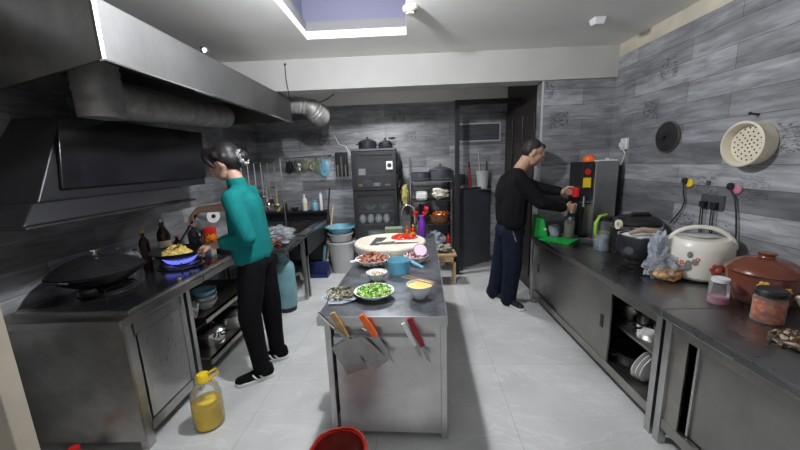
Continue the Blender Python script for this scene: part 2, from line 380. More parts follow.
struct(B().box(1.335, XW+.1, YR, YR+.14, 0, 2.26).build('wall_corner', WALL))
struct(B().box(1.33, 1.345, YR-.004, YR+.01, 0, 2.26).build('trim_7', 'greyp'))
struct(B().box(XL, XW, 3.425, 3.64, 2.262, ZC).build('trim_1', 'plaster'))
# side wall of the passage with the dark door in it
struct(B().box(1.42, 1.6, YR+.14, YB, 0, ZC).build('wall_passage', 'darkwood'))
d = struct(B().box(1.385, 1.42, 3.66, 4.86, 0, 2.15).build('door_1', 'darkwood', bevel=.004))
b = B()
for y0, y1 in ((3.74, 4.02), (4.12, 4.4), (4.5, 4.78)):
    b.box(1.37, 1.385, y0, y1, .15, 2.03)
sub(b.build('door_panel', 'darkwood', bevel=.01), d)
# black frame post, header and grille on the back wall
struct(B().box(.60, .655, 4.30, 4.36, 0, 2.26).box(.655, 1.40, 4.30, 4.36, 2.2, 2.26).build('trim_3', 'blackpaint', bevel=.003))
w = struct(B().box(.72, 1.33, 4.895, 4.92, 1.78, 1.80).box(.72, 1.33, 4.895, 4.92, 2.02, 2.04).box(.72, .74, 4.895, 4.92, 1.8, 2.02).box(1.31, 1.33, 4.895, 4.92, 1.8, 2.02).build('window_1', 'greyp'))
b = B()
for i in range(9):
    z = 1.805 + i*.024; b.box(.74, 1.31, 4.9, 4.915, z, z+.016)
sub(b.build('louvre', 'charcoal'), w)
struct(B().box(-1.9, -1.50, 1.02, 1.09, 0, ZC).build('trim_4', 'cream', bevel=.004))
struct(B().box(XL, 1.42, YB-.012, YB, 2.35, ZC).build('trim_8', 'ceil'))
struct(B().box(XL, 1.38, YB-.012, YB, 0, .08).build('baseboard_back', 'charcoal'))

# ------------------------------------------------------------------ hood over the left counter
t = thing('exhaust_canopy', 'long stainless steel exhaust canopy hanging over the stove counter', 'exhaust hood', (-1.7, 2.5, 2.0))
near0, near1 = (-2.2, 1.80), (-1.25, 1.44)
b = B()
b.prism([(-1.25,1.44,2.0),(-1.25,3.72,2.0),(-1.25,3.72,2.24),(-1.25,1.44,2.24)], (-.015, 0, 0))
b.build('front_panel', 'hood', t)
b = B(); b.prism([(near0[0],near0[1],1.98),(near1[0],near1[1],2.0),(near1[0],near1[1],2.24),(near0[0],near0[1],2.5)], (.003, .014, 0)); b.build('end_panel', 'steel_dark', t)
b = B(); b.box(-2.2, -1.266, 3.706, 3.72, 2.0, 2.24); b.build('end_panel', 'steel_dark', t)
b = B(); b.prism([(-2.2,1.82,2.225),(-1.266,1.46,2.225),(-1.266,3.705,2.225),(-2.2,3.705,2.225)], (0,0,.015)); b.build('top_panel', 'hood_in', t)
b = B(); b.box(-1.263, -1.235, 1.44, 3.72, 1.992, 2.0); b.build('rim', 'chrome', t)
t = thing('rear_fill_housing','flat white housing added behind the beam for an unseen fill light','lamp',(-.35,4.05,ZC))  # added out of view, to go with the back wall's fill light
B().lathe([(0,0),(.17,0),(.17,-.05),(.155,-.05),(.155,-.04),(0,-.04)],(-.35,4.05,ZC),30).build('fill_housing','whitep',t,smooth=True)
t = thing('hanging_bolt', 'small rusty bracket and bolt on top of the exhaust canopy', 'bracket', (-1.28, 2.22, 2.24))
B().box(-1.30,-1.25,2.17,2.27,2.24,2.25).box(-1.27,-1.262,2.19,2.25,2.25,2.285).build('plate', 'blackmat', t); B().cyl((-1.25,2.2,2.265),(-1.29,2.24,2.27),.012,n=8).ball((-1.262,2.235,2.275),.02,8).build('bolt', 'steel', t)
t = thing('ventilation_duct', 'wide silver foil duct running along the wall under the canopy', 'duct', (-1.95, 1.95, 1.9))
pts=[]; rr=[]
for i in range(16): pts.append((-1.82, 2.02, 1.855+i*.0235)); rr.append(.115 + (.006 if i % 2 and i>6 else 0))
B().tube(pts, rr, 28).build('vertical_duct', 'duct', t, smooth=True)
b = B(); b.tube([(-1.84,2.05,2.0),(-1.88,2.3,1.99),(-1.9,2.9,2.02),(-1.85,3.45,2.05),(-1.85,3.52,2.05)], [.11,.115,.112,.11,.07], 28).build('horizontal_duct', 'duct', t, smooth=True)
t = thing('exhaust_elbow', 'silver flexible duct elbow leaving the far end of the canopy', 'duct', (-1.25, 3.9, 2.2))
pts=[]; rr=[]
path=[(-1.40,3.86,2.20),(-1.20,3.86,2.20),(-1.08,3.88,2.17),(-1.02,3.95,2.10),(-1.04,4.1,2.10),(-1.08,4.3,2.18)]
for i in range(len(path)-1):
    for k in range(6):
        a=Vector(path[i]).lerp(Vector(path[i+1]), k/6); pts.append(a); rr.append(.085+(.01 if k%2 else 0)+ (.02 if i>=2 else 0))
B().tube(pts, rr, 24).build('elbow_duct', 'duct', t, smooth=True)
b = B(); b.tube([(-1.06,4.0,2.22),(-.93,4.1,2.30),(-.88,4.3,2.4)], .006, 6); b.build('tie_wire', 'blackmat', t)
tag(B().tube([(-1.17,3.418,2.50),(-1.172,3.415,2.42),(-1.168,3.412,2.34),(-1.158,3.41,2.262),(-1.15,3.41,2.2)], .004, 6).ball((-1.17,3.42,2.505),.012,8).build('hanging_chain', 'blackmat'), 'thin dark chain hanging from the white ceiling beam', 'chain')

# range hood (black glass)
t = thing('range_hood', 'black glass range hood with a red lit display above the woks', 'range hood', (-2.0, 2.4, 1.42))
b = B(); b.hexa([(-2.2,1.55,1.40),(-1.86,1.60,1.40),(-1.86,3.0,1.40),(-2.2,3.0,1.40)], [(-2.2,1.86,1.85),(-1.92,1.86,1.85),(-1.9,3.06,1.85),(-2.2,3.06,1.85)]); b.build('body', 'blackpaint', t, bevel=.006)
g = B(); g.hexa([(-1.858,1.72,1.46),(-1.846,1.72,1.46),(-1.846,3.0,1.46),(-1.858,3.0,1.46)], [(-1.90,1.82,1.86),(-1.888,1.82,1.86),(-1.876,3.07,1.86),(-1.888,3.07,1.86)]); g=g.build('glass_panel', 'blackglass', t, bevel=.003)
b = B(); b.hexa([(-2.2,1.46,1.30),(-1.80,1.46,1.30),(-1.80,2.66,1.30),(-2.2,2.66,1.30)],[(-2.2,1.53,1.40),(-1.85,1.57,1.40),(-1.85,2.66,1.40),(-2.2,2.66,1.40)]); b.build('suction_body', 'blackpaint', t, bevel=.008)
b = B(); b.box(-2.2,-1.76,1.44,2.68,1.285,1.30); b.build('oil_tray', 'blackmat', t, bevel=.005)
def segs(y, z, x, on, w=.016, h=.028):
    b = B(); k = .0025
    S7 = {'a':(0,w,h,h),'g':(0,w,h/2,h/2),'d':(0,w,0,0),'f':(0,0,h/2,h),'b':(w,w,h/2,h),'e':(0,0,0,h/2),'c':(w,w,0,h/2)}
    for c in on:
        y0,y1,z0,z1 = S7[c]; b.box(x-.004, x, y+y0-k, y+y1+k, z+z0-k, z+z1+k)
    return b
segs(2.40,1.60,-1.868,'g').build('display_digit','led',t); segs(2.43,1.60,-1.868,'bcg').build('display_digit','led',t); segs(2.457,1.60,-1.867,'abdeg').build('display_digit','led',t); segs(2.487,1.60,-1.866,'bc').build('display_digit','led',t)

# ------------------------------------------------------------------ left counter
LT=.8
t = thing('stove_cabinet', 'stainless steel cabinet with a plain door under the gas hob', 'cabinet', (-1.85, 1.8, 0))
B().box(-2.2,-1.47,1.5,2.18,LT-.045,LT).build('worktop', 'steel_dark', t, bevel=.005)
B().box(-2.2,-1.5,1.535,1.55,.06,LT-.045).build('end_panel', 'steel_dark', t)
B().box(-1.545,-1.5,1.55,1.60,0,LT-.045).box(-1.545,-1.5,1.96,2.0,0,LT-.045).box(-1.545,-1.5,1.59,1.97,.67,LT-.045).box(-1.545,-1.5,1.59,1.97,.08,.14).build('front_frame', 'steel', t)
B().box(-1.52,-1.508,1.625,1.96,.145,.665).build('door', 'steel_bright', t, bevel=.003)
B().box(-2.2,-1.545,1.55,2.0,.1,.115).build('bottom_panel', 'steel_dark', t)
t = thing('open_shelf_counter', 'stainless open shelf counter beside the stove cabinet holding bowls and pots', 'shelf unit', (-1.85, 2.5, 0))
B().box(-2.2,-1.47,2.182,3.02,LT-.045,LT).build('worktop', 'steel_top', t, bevel=.005)
B().box(-2.18,-1.5,2.19,3.0,.46,.475).box(-1.515,-1.5,2.19,3.0,.43,.475).build('shelf', 'steel_dark', t)
B().box(-2.18,-1.5,2.19,3.0,.14,.155).box(-1.515,-1.5,2.19,3.0,.10,.155).build('shelf', 'steel_dark', t)
for y in (2.03,2.97):
    B().box(-1.54,-1.5,y,y+.035,0,LT-.045).build('leg', 'steel', t)
    B().box(-2.18,-2.14,y,y+.035,0,LT-.045).build('leg', 'steel', t)
B().box(-2.2,-2.185,2.05,3.0,.1,LT-.05).build('back_panel', 'steel_dark', t)

t = thing('gas_hob', 'black glass two burner gas hob with a steel edge strip', 'gas hob', (-1.85, 2.1, LT))
B().box(-2.12,-1.53,1.60,2.62,LT,LT+.012).build('glass_top', 'blackglass', t, bevel=.003)
B().box(-2.14,-1.50,1.585,1.60,LT,LT+.016).box(-1.53,-1.505,1.60,2.62,LT,LT+.016).build('edge_strip', 'steel', t)
for (bx,by) in ((-1.90,1.92),(-1.77,2.40)):
    b=B(); b.lathe([(.0,0),(.15,0),(.155,.006),(.145,.01),(.11,.012),(.0,.012)],(bx,by,LT+.012),36); b.build('burner_tray','steel_dark',t,smooth=True)
    B().lathe([(.0,0),(.055,0),(.06,.02),(.045,.03),(.0,.032)],(bx,by,LT+.024),24).build('burner','blackmat',t,smooth=True)
    b=B()
    for k in range(5):
        a=k*2*PI/5+.3; c,s_=math.cos(a),math.sin(a)
        b.tube([(bx+.135*c,by+.135*s_,LT+.014),(bx+.135*c,by+.135*s_,LT+.05),(bx+.07*c,by+.07*s_,LT+.047)],.007,6)
    b.tube([(bx+.135*math.cos(a/18*PI),by+.135*math.sin(a/18*PI),LT+.03) for a in range(0,37)],.006,6)
    b.build('pot_support','blackmat',t)
b=B()
for k in range(26):
    a=k*2*PI/26; bx,by=-1.77,2.40
    b.tube([(bx+.055*math.cos(a),by+.055*math.sin(a),LT+.045),(bx+.085*math.cos(a),by+.085*math.sin(a),LT+.06),(bx+.115*math.cos(a),by+.115*math.sin(a),LT+.082)],[.011,.012,.002],8)
b.build('blue_flame','flame',t,smooth=True)
for y in (1.86,2.0):
    B().cyl((-1.555,y+.2,LT+.012),(-1.555,y+.2,LT+.036),.018).build('knob','steel',t,bevel=.002)

# woks
def dome(r,h,n=10,t=.003): 
    o=[(r*math.cos(a*PI/2/n),h*math.sin(a*PI/2/n)) for a in range(n)]+[(0,h)]
    return o
t = thing('covered_wok', 'big black wok covered by a black domed lid with a steel knob', 'wok', (-1.93,1.88,.86))
cx,cy=-1.93,1.90; zr=.945
B().lathe([(.0,-.098),(.06,-.096),(.12,-.078),(.18,-.044),(.235,.0),(.24,.004),(.232,.006),(.17,-.02),(.1,-.055),(0,-.088)],(cx,cy,zr),44).build('wok_bowl','wokblack',t,smooth=True)
B().lathe([(.228,.004),(.232,.012),(.2,.04),(.14,.072),(.08,.092),(.0,.1)],(cx,cy,zr+.002),44).build('lid','wokblack',t,smooth=True)
B().lathe([(0,0),(.03,0),(.018,.008),(.012,.018),(.03,.028),(.03,.036),(0,.04)],(cx,cy,zr+.1),20).build('lid_knob','chrome',t,smooth=True)
b=B(); b.tube([(cx-.05,cy-.235,zr),(cx-.04,cy-.265,zr+.012),(cx+.04,cy-.265,zr+.012),(cx+.05,cy-.235,zr)],.007,8); b.build('loop_handle','blackmat',t)
t = thing('frying_wok', 'smaller black wok over the blue flame with food frying', 'wok', (-1.80,2.36,.86))
cx,cy=-1.77,2.40; zr=.925
B().lathe([(.0,-.06),(.05,-.058),(.1,-.045),(.15,-.02),(.19,.01),(.193,.014),(.186,.014),(.14,-.012),(.08,-.042),(0,-.052)],(cx,cy,zr),40).build('wok_bowl','blackmat',t,smooth=True)
B().tube([(cx+.17,cy+.08,zr+.005),(cx+.27,cy+.13,zr+.04),(cx+.33,cy+.06,zr+.055)],[.012,.015,.014],10).build('handle','black',t,smooth=True)
B().tube([(cx-.03,cy+.19,zr+.01),(cx-.03,cy+.225,zr+.05),(cx+.04,cy+.235,zr+.06),(cx+.06,cy+.185,zr+.01)],.008,8).build('loop_handle','blackmat',t)
o=B().bits((cx-.02,cy,zr-.025),.105,.085,.075,170,.012,5).build('scrambled_egg','egg'); o['kind']='stuff'; tag(o,'heap of yellow scrambled egg frying in the wok','food')

# things behind the woks
def bottle(name,label,cat,x,y,z,r,h,mat,cap=None,neck=.35,labelmat=None,group=None,sh=.62):
    t=thing(name,label,cat,(x,y,z),group)
    rn=r*neck
    B().lathe([(0,0),(r*.92,0),(r,.006),(r,h*sh),(r*.9,h*(sh+.07)),(rn,h*(sh+.19)),(rn,h*.93),(0,h*.93)],(x,y,z),24).build('bottle_body',mat,t,smooth=True)
    if cap: B().lathe([(0,0),(rn*1.25,0),(rn*1.25,h*.085),(0,h*.085)],(x,y,z+h*.915),16).build('cap',cap,t,smooth=True)
    if labelmat: B().lathe([(r*1.012,h*.15),(r*1.02,h*.15),(r*1.02,h*.5),(r*1.012,h*.5)],(x,y,z),24).build('label',labelmat,t,smooth=True)
    return t
bottle('sauce_bottle','dark soy bottle with pale label behind the frying wok','bottle',-2.0,2.56,LT,.045,.36,'sauce','steel',labelmat='label')
bottle('sauce_bottle','tall dark glass bottle with yellow cap against the wall behind the stove','bottle',-2.12,2.50,LT,.035,.28,'sauce','yellow')
bottle('sauce_bottle','short clear spice jar with dark cap left of the soy bottle','bottle',-2.1,2.38,LT,.032,.16,'glass','black')
bottle('sauce_bottle','dark bottle with steel cap just left of the clear spice jar','bottle',-2.13,2.27,LT,.034,.2,'sauce','steel')
bottle('sauce_bottle','squat amber bottle with red cap by the far side of the soy bottle','bottle',-2.04,2.76,LT,.036,.17,'sauce','redp')
t=thing('spice_box','small white plastic box with a black mark beside the wok handle','box',(-1.75,2.72,LT))
B().box(-1.83,-1.70,2.68,2.76,LT,LT+.07).build('box_body','creampot',t,bevel=.006); B().box(-1.775,-1.755,2.672,2.68,LT+.02,LT+.05).build('mark','black',t)
t=thing('paper_roll','white kitchen paper roll on a rod from the wall beside the range hood','paper roll',(-1.95,3.1,1.1))
B().tube([(-2.04,3.17,1.10),(-1.87,3.06,1.09)],.062,26).build('paper','whitep',t,smooth=True); B().tube([(-1.872,3.061,1.09),(-1.866,3.057,1.09)],.02,14).build('core','black',t); B().tube([(-2.22,3.29,1.10),(-2.03,3.165,1.10)],.01,8).build('holder_rod','chrome',t)
t=thing('spice_jar','tall jar with bright red lid and brown contents under the paper roll','jar',(-1.86,2.95,LT))
B().lathe([(0,0),(.05,0),(.055,.01),(.055,.15),(0,.15)],(-1.86,2.95,LT),24).build('jar_body','chili',t,smooth=True); B().lathe([(0,0),(.057,0),(.057,.055),(0,.055)],(-1.86,2.95,LT+.15),24).build('lid','redp',t,smooth=True)
t=thing('seasoning_pot','black pan with a rim standing on the counter in front of the woman','pot',(-1.72,2.9,LT))
B().lathe([(0,0),(.085,0),(.1,.02),(.105,.085),(.11,.09),(.1,.092),(.095,.02),(0,.015)],(-1.72,2.9,LT),30).build('pot_body','blackmat',t,smooth=True); B().cyl((-1.62,2.86,LT+.07),(-1.5,2.8,LT+.08),.011).build('handle','black',t)
o=bottle('thermos_jug','dark grey thermos jug with handle by the wall beyond the wok','jug',-1.98,2.92,LT,.06,.26,'blackmat','steel')
B().tube([(-1.93,2.88,LT+.05),(-1.88,2.84,LT+.09),(-1.885,2.845,LT+.17),(-1.94,2.88,LT+.2)],.008,8).build('handle','chrome',o)
o=thing('pink_dish','small pink ceramic dish behind the covered wok','dish',(-2.13,1.93,LT+.12)) 
B().lathe([(0,0),(.035,0),(.055,.035),(.052,.037),(0,.006)],(-2.145,2.12,LT),20).build('bowl_body','pink',o,smooth=True)
bpy.data.objects[o.name].location=(-2.145,2.12,LT)
for c in o.children: c.matrix_parent_inverse=Matrix.Translation((2.145,-2.12,-LT))
tag(B().box(-2.22+.002,-2.212,1.86,1.94,1.37,1.40).build('wall_sticker','whitep'),'small pale sticker on the dark wall left of the range hood','sticker')

# shelf contents, left
def bowl(name,label,cat,x,y,z,r,h,mat,group=None,n=32):
    t=B().lathe([(0,0),(r*.45,0),(r*.5,.006),(r*.85,h*.55),(r,h),(r*.955,h),(r*.8,h*.58),(r*.4,.012),(0,.01)],(x,y,z),n)
    o=t.build(name,mat,smooth=True); 
    for v in o.data.vertices: v.co -= Vector((x,y,z))
    o.location=(x,y,z); return tag(o,label,cat,group)
bowl('patterned_cup','black and white patterned cup on the upper shelf left of blue bowls','cup',-1.60,2.20,.475,.05,.11,'pattern')
for i,l in enumerate(('pale blue bowl at the bottom of the stack on the open shelf','middle pale blue bowl in the stack on the open shelf','pale blue bowl topmost of the stack on the open shelf')):
    bowl('stacked_bowl',l,'bowl',-1.60,2.36,.476+i*.04,.085,.07,'greyp' if i<2 else 'bluep','blue bowls under the counter')
def pot(name,label,cat,x,y,z,r,h,mat,lid=None,group=None,handles=True,hang=0.,band=None):
    t=thing(name,label,cat,(x,y,z),group)
    B().lathe([(0,0),(r*.95,0),(r,.01),(r,h),(r*1.04,h+.003),(r*.97,h+.004),(r*.96,.012),(0,.01)],(x,y,z),36).build('pot_body',mat,t,smooth=True)
    if lid:
        B().lathe([(r*1.03,.0),(r*1.03,.006),(r*.8,.028),(r*.4,.045),(0,.05)],(x,y,z+h+.004),36).build('lid',lid,t,smooth=True)
        B().lathe([(0,0),(.012,0),(.01,.012),(.02,.018),(.02,.026),(0,.028)],(x,y,z+h+.054),16).build('lid_knob','black',t,smooth=True)
    if handles:
        for s_ in (-1,1):
            a=hang; c,sn=math.cos(a)*s_,math.sin(a)*s_; px,py=-math.sin(a),math.cos(a)
            B().tube([(x+c*r+px*.03,y+sn*r+py*.03,z+h*.8),(x+c*(r+.03)+px*.03,y+sn*(r+.03)+py*.03,z+h*.82),(x+c*(r+.03)-px*.03,y+sn*(r+.03)-py*.03,z+h*.82),(x+c*r-px*.03,y+sn*r-py*.03,z+h*.8)],.007,8).build('handle','blackmat' if mat!='steel' else 'steel',t)
    return t
pot('steel_pot','shiny steel pot at the front of the lower open shelf','pot',-1.64,2.42,.155,.11,.1,'chrome','chrome')
pot('steel_pot','steel saucepan with black band behind the woman on the lower shelf','pot',-1.64,2.70,.155,.12,.11,'steel','blackmat')

# rear counter, gas cylinder, sink
t=thing('side_worktop','dark stainless worktop behind the woman over the gas cylinder','worktop',(-1.7,3.35,0))
B().box(-2.2,-1.2,3.03,3.62,LT-.09,LT-.05).build('worktop','steel_top',t,bevel=.004)
for x,y in ((-2.18,3.05),(-2.18,3.58),(-1.24,3.58)): B().box(x,x+.035,y,y+.035,0,LT-.09).build('leg','steel_dark',t)
t=thing('gas_cylinder','faded teal gas cylinder standing on the floor behind the woman','gas cylinder',(-1.35,3.33,0))
x,y=-1.355,3.33
B().lathe([(0,.035),(.08,.035),(.1,.05),(.108,.08),(.108,.46),(.1,.51),(.07,.545),(.03,.56),(0,.56)],(x,y,0),32).build('tank','gasblue',t,smooth=True)
B().lathe([(.085,0),(.095,0),(.095,.05),(.085,.05)],(x,y,0),32).build('foot_ring','blackmat',t,smooth=True)
B().lathe([(.06,0),(.065,0),(.06,.1),(.055,.1)],(x,y,.545),24).build('collar','gasblue',t,smooth=True)
B().cyl((x,y,.56),(x,y,.62),.018).cyl((x,y,.61),(x+.06,y-.02,.61),.012).build('valve','black',t)
t=thing('sink_unit','dark stainless sink unit against the left part of the back wall','sink',(-1.7,4.2,0))
b=B(); b.box(-2.2,-1.2,3.64,3.72,.72,.76).box(-2.2,-1.2,4.52,4.86,.72,.76).box(-2.2,-2.1,3.72,4.52,.72,.76).box(-1.3,-1.2,3.72,4.52,.72,.76).build('rim','steel_top',t,bevel=.004)
B().box(-2.1,-1.3,3.72,4.52,.45,.46).box(-2.1,-2.09,3.72,4.52,.46,.73).box(-1.31,-1.3,3.72,4.52,.46,.73).box(-2.1,-1.3,3.72,3.73,.46,.73).box(-2.1,-1.3,4.51,4.52,.46,.73).build('basin','steel_dark',t)
B().box(-1.22,-1.2,3.66,4.84,.5,.72).build('apron_panel','blackpaint',t)
B().box(-2.2,-1.2,4.84,4.86,.72,.88).box(-2.2,-1.2,4.70,4.86,.855,.88).build('ledge','blackpaint',t)
for x,y in ((-2.18,3.66),(-1.235,3.66),(-1.235,4.80),(-2.18,4.80)): B().box(x,x+.035,y,y+.035,0,.72).build('leg','steel_dark',t)
bottle('detergent_bottle','white pump bottle on the ledge over the sink','bottle',-1.53,4.76,.88,.038,.24,'whitep','whitep',labelmat='label')
bottle('detergent_bottle','squat blue bottle right of the white pump bottle','bottle',-1.385,4.76,.88,.045,.15,'bluep','bluep',neck=.5)
bottle('detergent_bottle','slim white tube with blue cap at the right end of the sink ledge','bottle',-1.29,4.76,.88,.024,.27,'whitep','bluep',neck=.6,sh=.72)
bottle('detergent_bottle','small dark bottle leftmost on the sink ledge','bottle',-1.82,4.76,.88,.03,.16,'sauce','whitep')
bowl('scouring_bowl','dark round dish with scourers left of the white pump bottle','bowl',-1.68,4.76,.88,.06,.05,'blackmat')
t=thing('meat_bag','clear plastic bag of minced red meat on the dark worktop','plastic bag',(-1.42,3.3,.75))
b=B(); b.blob((-1.42,3.27,.785),(.15,.11,.04),3,.3,3,3); b.build('minced_meat','meat',t,smooth=True)
b=B(); b.blob((-1.42,3.28,.835),(.18,.13,.09),8,.45,4,4); b.build('bag_film','bag',t,smooth=True)
# utensil rack behind the woman
t=thing('utensil_rack','steel rack rail behind the woman with wire uprights','rack',(-1.7,3.72,.76))
b=B()
for x in (-1.95,-1.42): b.tube([(x,3.69,.765),(x,3.69,1.62)],.008,8)
b.tube([(-1.95,3.69,1.58),(-1.42,3.69,1.58)],.007,8); b.tube([(-1.95,3.69,1.30),(-1.42,3.69,1.30)],.007,8); b.build('frame','steel_dark',t)
names=[('ladle','steel ladle'),('skimmer','round steel skimmer'),('spatula','steel wok spatula'),('ladle','deep steel ladle'),('spatula','slotted steel spatula'),('ladle','small steel ladle')]
desc=['leftmost on the upper rail','second from the left on the upper rail','in the middle of the upper rail','hanging right of the spatula on the upper rail','with long handle near the right upright','rightmost on the upper rail']
for i,(n_,l) in enumerate(names):
    x=-1.86+i*.075; y=3.675
    t=thing('hanging_'+n_,l+' '+desc[i]+' of the utensil rack',n_,(x,y,1.2))
    ln=.34+.05*(i%3)
    B().tube([(x,y+.012,1.595),(x,y-.003,1.575),(x,y-.005,1.57-ln)],.005,6).build('handle','chrome',t)
    z=1.57-ln
    if n_=='ladle': B().lathe([(0,-.038),(.03,-.03),(.052,0),(.049,.001),(.027,-.026),(0,-.033)],(x,y-.05,z-.01),18,mat=None).build('ladle_bowl','chrome',t,smooth=True)
    elif n_=='skimmer': B().cyl((x,y-.008,z-.05),(x,y-.003,z-.05),.05,n=24).build('skimmer_plate','chrome',t)
    else: B().prism([(x-.028,y-.006,z),(x+.028,y-.006,z),(x+.042,y-.006,z-.09),(x-.042,y-.006,z-.09)],(0,.003,0)).build('blade','chrome',t)
for i in range(4):
    x=-1.82+i*.11; z=1.30; y=3.675
    l=['dark pan scraper','black handled strainer','small steel whisk','wooden handled brush'][i]
    t=thing(['scraper','strainer','whisk','brush'][i],l+' hanging on the lower rail of the utensil rack',['scraper','strainer','whisk','brush'][i],(x,y,z-.2))
    B().tube([(x,y+.01,z+.012),(x,y-.004,z-.01),(x,y-.004,z-.17)],.007,6).build('handle',['black','black','chrome','wood'][i],t)
    B().blob((x,y-.01,z-.22),(.032,.012,.055),i,.1,2).build('head',['blackmat','chrome','chrome','yellowcloth'][i],t,smooth=True)

# broom, dustpan, buckets
t=thing('broom','long handled broom leaning by the sink unit with blue and white head','broom',(-1.2,4.6,0))
B().tube([(-1.26,4.55,.12),(-1.15,4.78,1.2)],.012,8).build('pole','blackmat',t); B().tube([(-1.262,4.548,.10),(-1.235,4.6,.38)],.022,10).build('head_sleeve','bluep',t)
t=thing('wooden_pole','second pale wooden pole leaning beside the broom','pole',(-1.2,4.5,0))
B().tube([(-1.21,4.5,.1),(-1.12,4.8,.95)],.013,8).build('pole','woodpale',t); B().tube([(-1.212,4.495,.05),(-1.2,4.53,.2)],.024,10).build('head_sleeve','lidw',t)
t=thing('dustpan','navy blue plastic dustpan on the floor beside the sink unit','dustpan',(-1.35,4.45,0))
B().box(-1.5,-1.15,4.42,4.44,0,.2).box(-1.5,-1.15,4.3,4.42,0,.012).box(-1.5,-1.488,4.3,4.44,.0,.1).box(-1.162,-1.15,4.3,4.44,0,.1).build('pan','navy',t,bevel=.006)
t=thing('drain_hose','cream corrugated drain hose lying under the sink unit','hose',(-1.5,4.2,0))
B().tube([(-1.62,4.0,.45),(-1.6,4.05,.2),(-1.55,4.12,.12),(-1.48,4.15,.13),(-1.46,4.16,.03)],.025,12).build('hose','lidw',t,smooth=True)
x,y=-1.0,4.62
t=thing('storage_bucket','large grey white plastic bucket on the floor left of the cupboard','bucket',(x,y,0))
B().lathe([(0,0),(.15,0),(.155,.01),(.19,.42),(.215,.425),(.215,.45),(.18,.45),(.175,.4),(.145,.02),(0,.015)],(x,y,0),36).build('bucket_body','greyp',t,smooth=True)
t=thing('washing_basin','white basin stacked on the large grey bucket','basin',(x,y,.45))
B().lathe([(0,0),(.15,0),(.17,.1),(.19,.105),(.19,.12),(.165,.12),(.145,.01),(0,.01)],(x,y,.452),36).build('basin_body','greyp',t,smooth=True)
t=thing('washing_basin','light blue basin topmost on the stack left of the cupboard','basin',(x,y,.57))
B().lathe([(0,0),(.15,0),(.185,.07),(.215,.075),(.215,.088),(.18,.085),(.145,.01),(0,.01)],(x,y,.575),36).build('basin_body','bluep',t,smooth=True)

# rail and hanging cleaning things on the back wall
t=thing('wall_rail','thin steel rail with hooks on the back wall above the sink','rail',(-1.45,4.9,1.66))
B().tube([(-1.83,4.885,1.645),(-1.10,4.885,1.665)],.006,8).box(-1.8,-1.78,4.885,4.918,1.63,1.66).box(-1.14,-1.12,4.885,4.918,1.65,1.68).build('rail_bar','chrome',t)
def hang(name,label,cat,x,z,mat,shape,h=.2,w=.08):
    t=thing(name,label,cat,(x,4.86,z))
    B().tube([(x,4.885,z+.012),(x,4.868,z-.01),(x,4.868,z-.05)],.004,6).build('hook','chrome',t)
    if shape=='cloth': B().blob((x,4.865,z-.05-h/2),(w/2,.018,h/2),int(x*100)%17,.35,3,2.5).build('cloth',mat,t,smooth=True)
    else: B().blob((x,4.862,z-.05-h/2),(w/2,.02,h/2),int(x*100)%13,.5,3,5).build('bristles',mat,t,smooth=True)
hang('hanging_brush','dark green dish brush leftmost on the wall rail','brush',-1.73,1.64,'blackmat','b',.16,.11)
hang('hanging_scourer','grey wire scourer second on the wall rail','scourer',-1.62,1.645,'steel_dark','b',.17,.1)
hang('hanging_scourer','green mesh scourer third on the wall rail','scourer',-1.52,1.65,'stone','b',.15,.12)
hang('hanging_scourer','olive net scourer in the middle of the wall rail','scourer',-1.42,1.65,'herb','b',.14,.1)
hang('hanging_scourer','pale green scourer left of the blue gloves','scourer',-1.33,1.655,'stone','b',.18,.07)
hang('rubber_glove','light blue rubber gloves hanging on the wall rail','glove',-1.22,1.66,'bluep','cloth',.24,.13)
t=thing('knife_rack','black wall rack holding knives at the right end of the rail','knife rack',(-.98,4.9,1.3))
B().box(-1.06,-.88,4.87,4.918,1.35,1.70).build('rack_body','blackpaint',t,bevel=.005)
for i in range(3): 
    t=thing('rack_knife',['small steel knife','steel fork','black handled knife'][i]+' in the black wall rack',['knife','fork','knife'][i],(-1.03+i*.055,4.86,1.35))
    x=-1.03+i*.058; B().box(x-.008,x+.008,4.853,4.868,1.52,1.64).build('handle','black' if i!=1 else 'chrome',t); B().box(x-.01,x+.01,4.858,4.866,1.30,1.52).build('blade','chrome',t)
tag(B().tube([(-1.06,4.91,1.95),(-1.0,4.91,1.82),(-.9,4.91,1.78),(-.84,4.91,1.66),(-.78,4.91,1.62)],.006,8).build('wall_cable','whitep'),'thin grey cable drooping on the back wall above the knife rack','cable')

# ------------------------------------------------------------------ glazed cupboard
t=thing('glazed_cupboard','tall black cupboard with glass doors full of crockery by the back wall','cupboard',(-.47,4.7,0))
x0,x1,y0,y1=-.78,-.17,4.6,4.88
B().box(x0,x0+.02,y0,y1,0,1.70).build('side_panel','blackpaint',t); B().box(x1-.02,x1,y0,y1,0,1.70).build('side_panel','blackpaint',t)
B().box(x0,x1,y0-.015,y1,1.70,1.725).build('top_panel','charcoal',t); B().box(x0,x1,y1-.01,y1,0,1.7).build('back_panel','blackpaint',t)
for z in (.05,.42,.66,.85,1.14,1.36): B().box(x0+.02,x1-.02,y0+.02,y1-.01,z,z+.012).build('shelf','charcoal',t)
for z0_,z1_ in ((1.165,1.69),(.32,1.14)):
    d=B().box(x0,x0+.055,y0-.02,y0,z0_,z1_).box(x1-.055,x1,y0-.02,y0,z0_,z1_).box(x0+.055,x1-.055,y0-.02,y0,z1_-.05,z1_).box(x0+.055,x1-.055,y0-.02,y0,z0_,z0_+.05).build('door','blackpaint',t)
    sub(B().box(x0+.055,x1-.055,y0-.012,y0-.008,z0_+.05,z1_-.05).build('door_glass','cabglass'),d)
def crock(items):
    for n_,l,c,fn in items: fn(n_,l,c)
wb=lambda x,z,r,h,mat='white':(lambda n_,l,c: bowl(n_,l,c,x,4.72,z,r,h,mat))
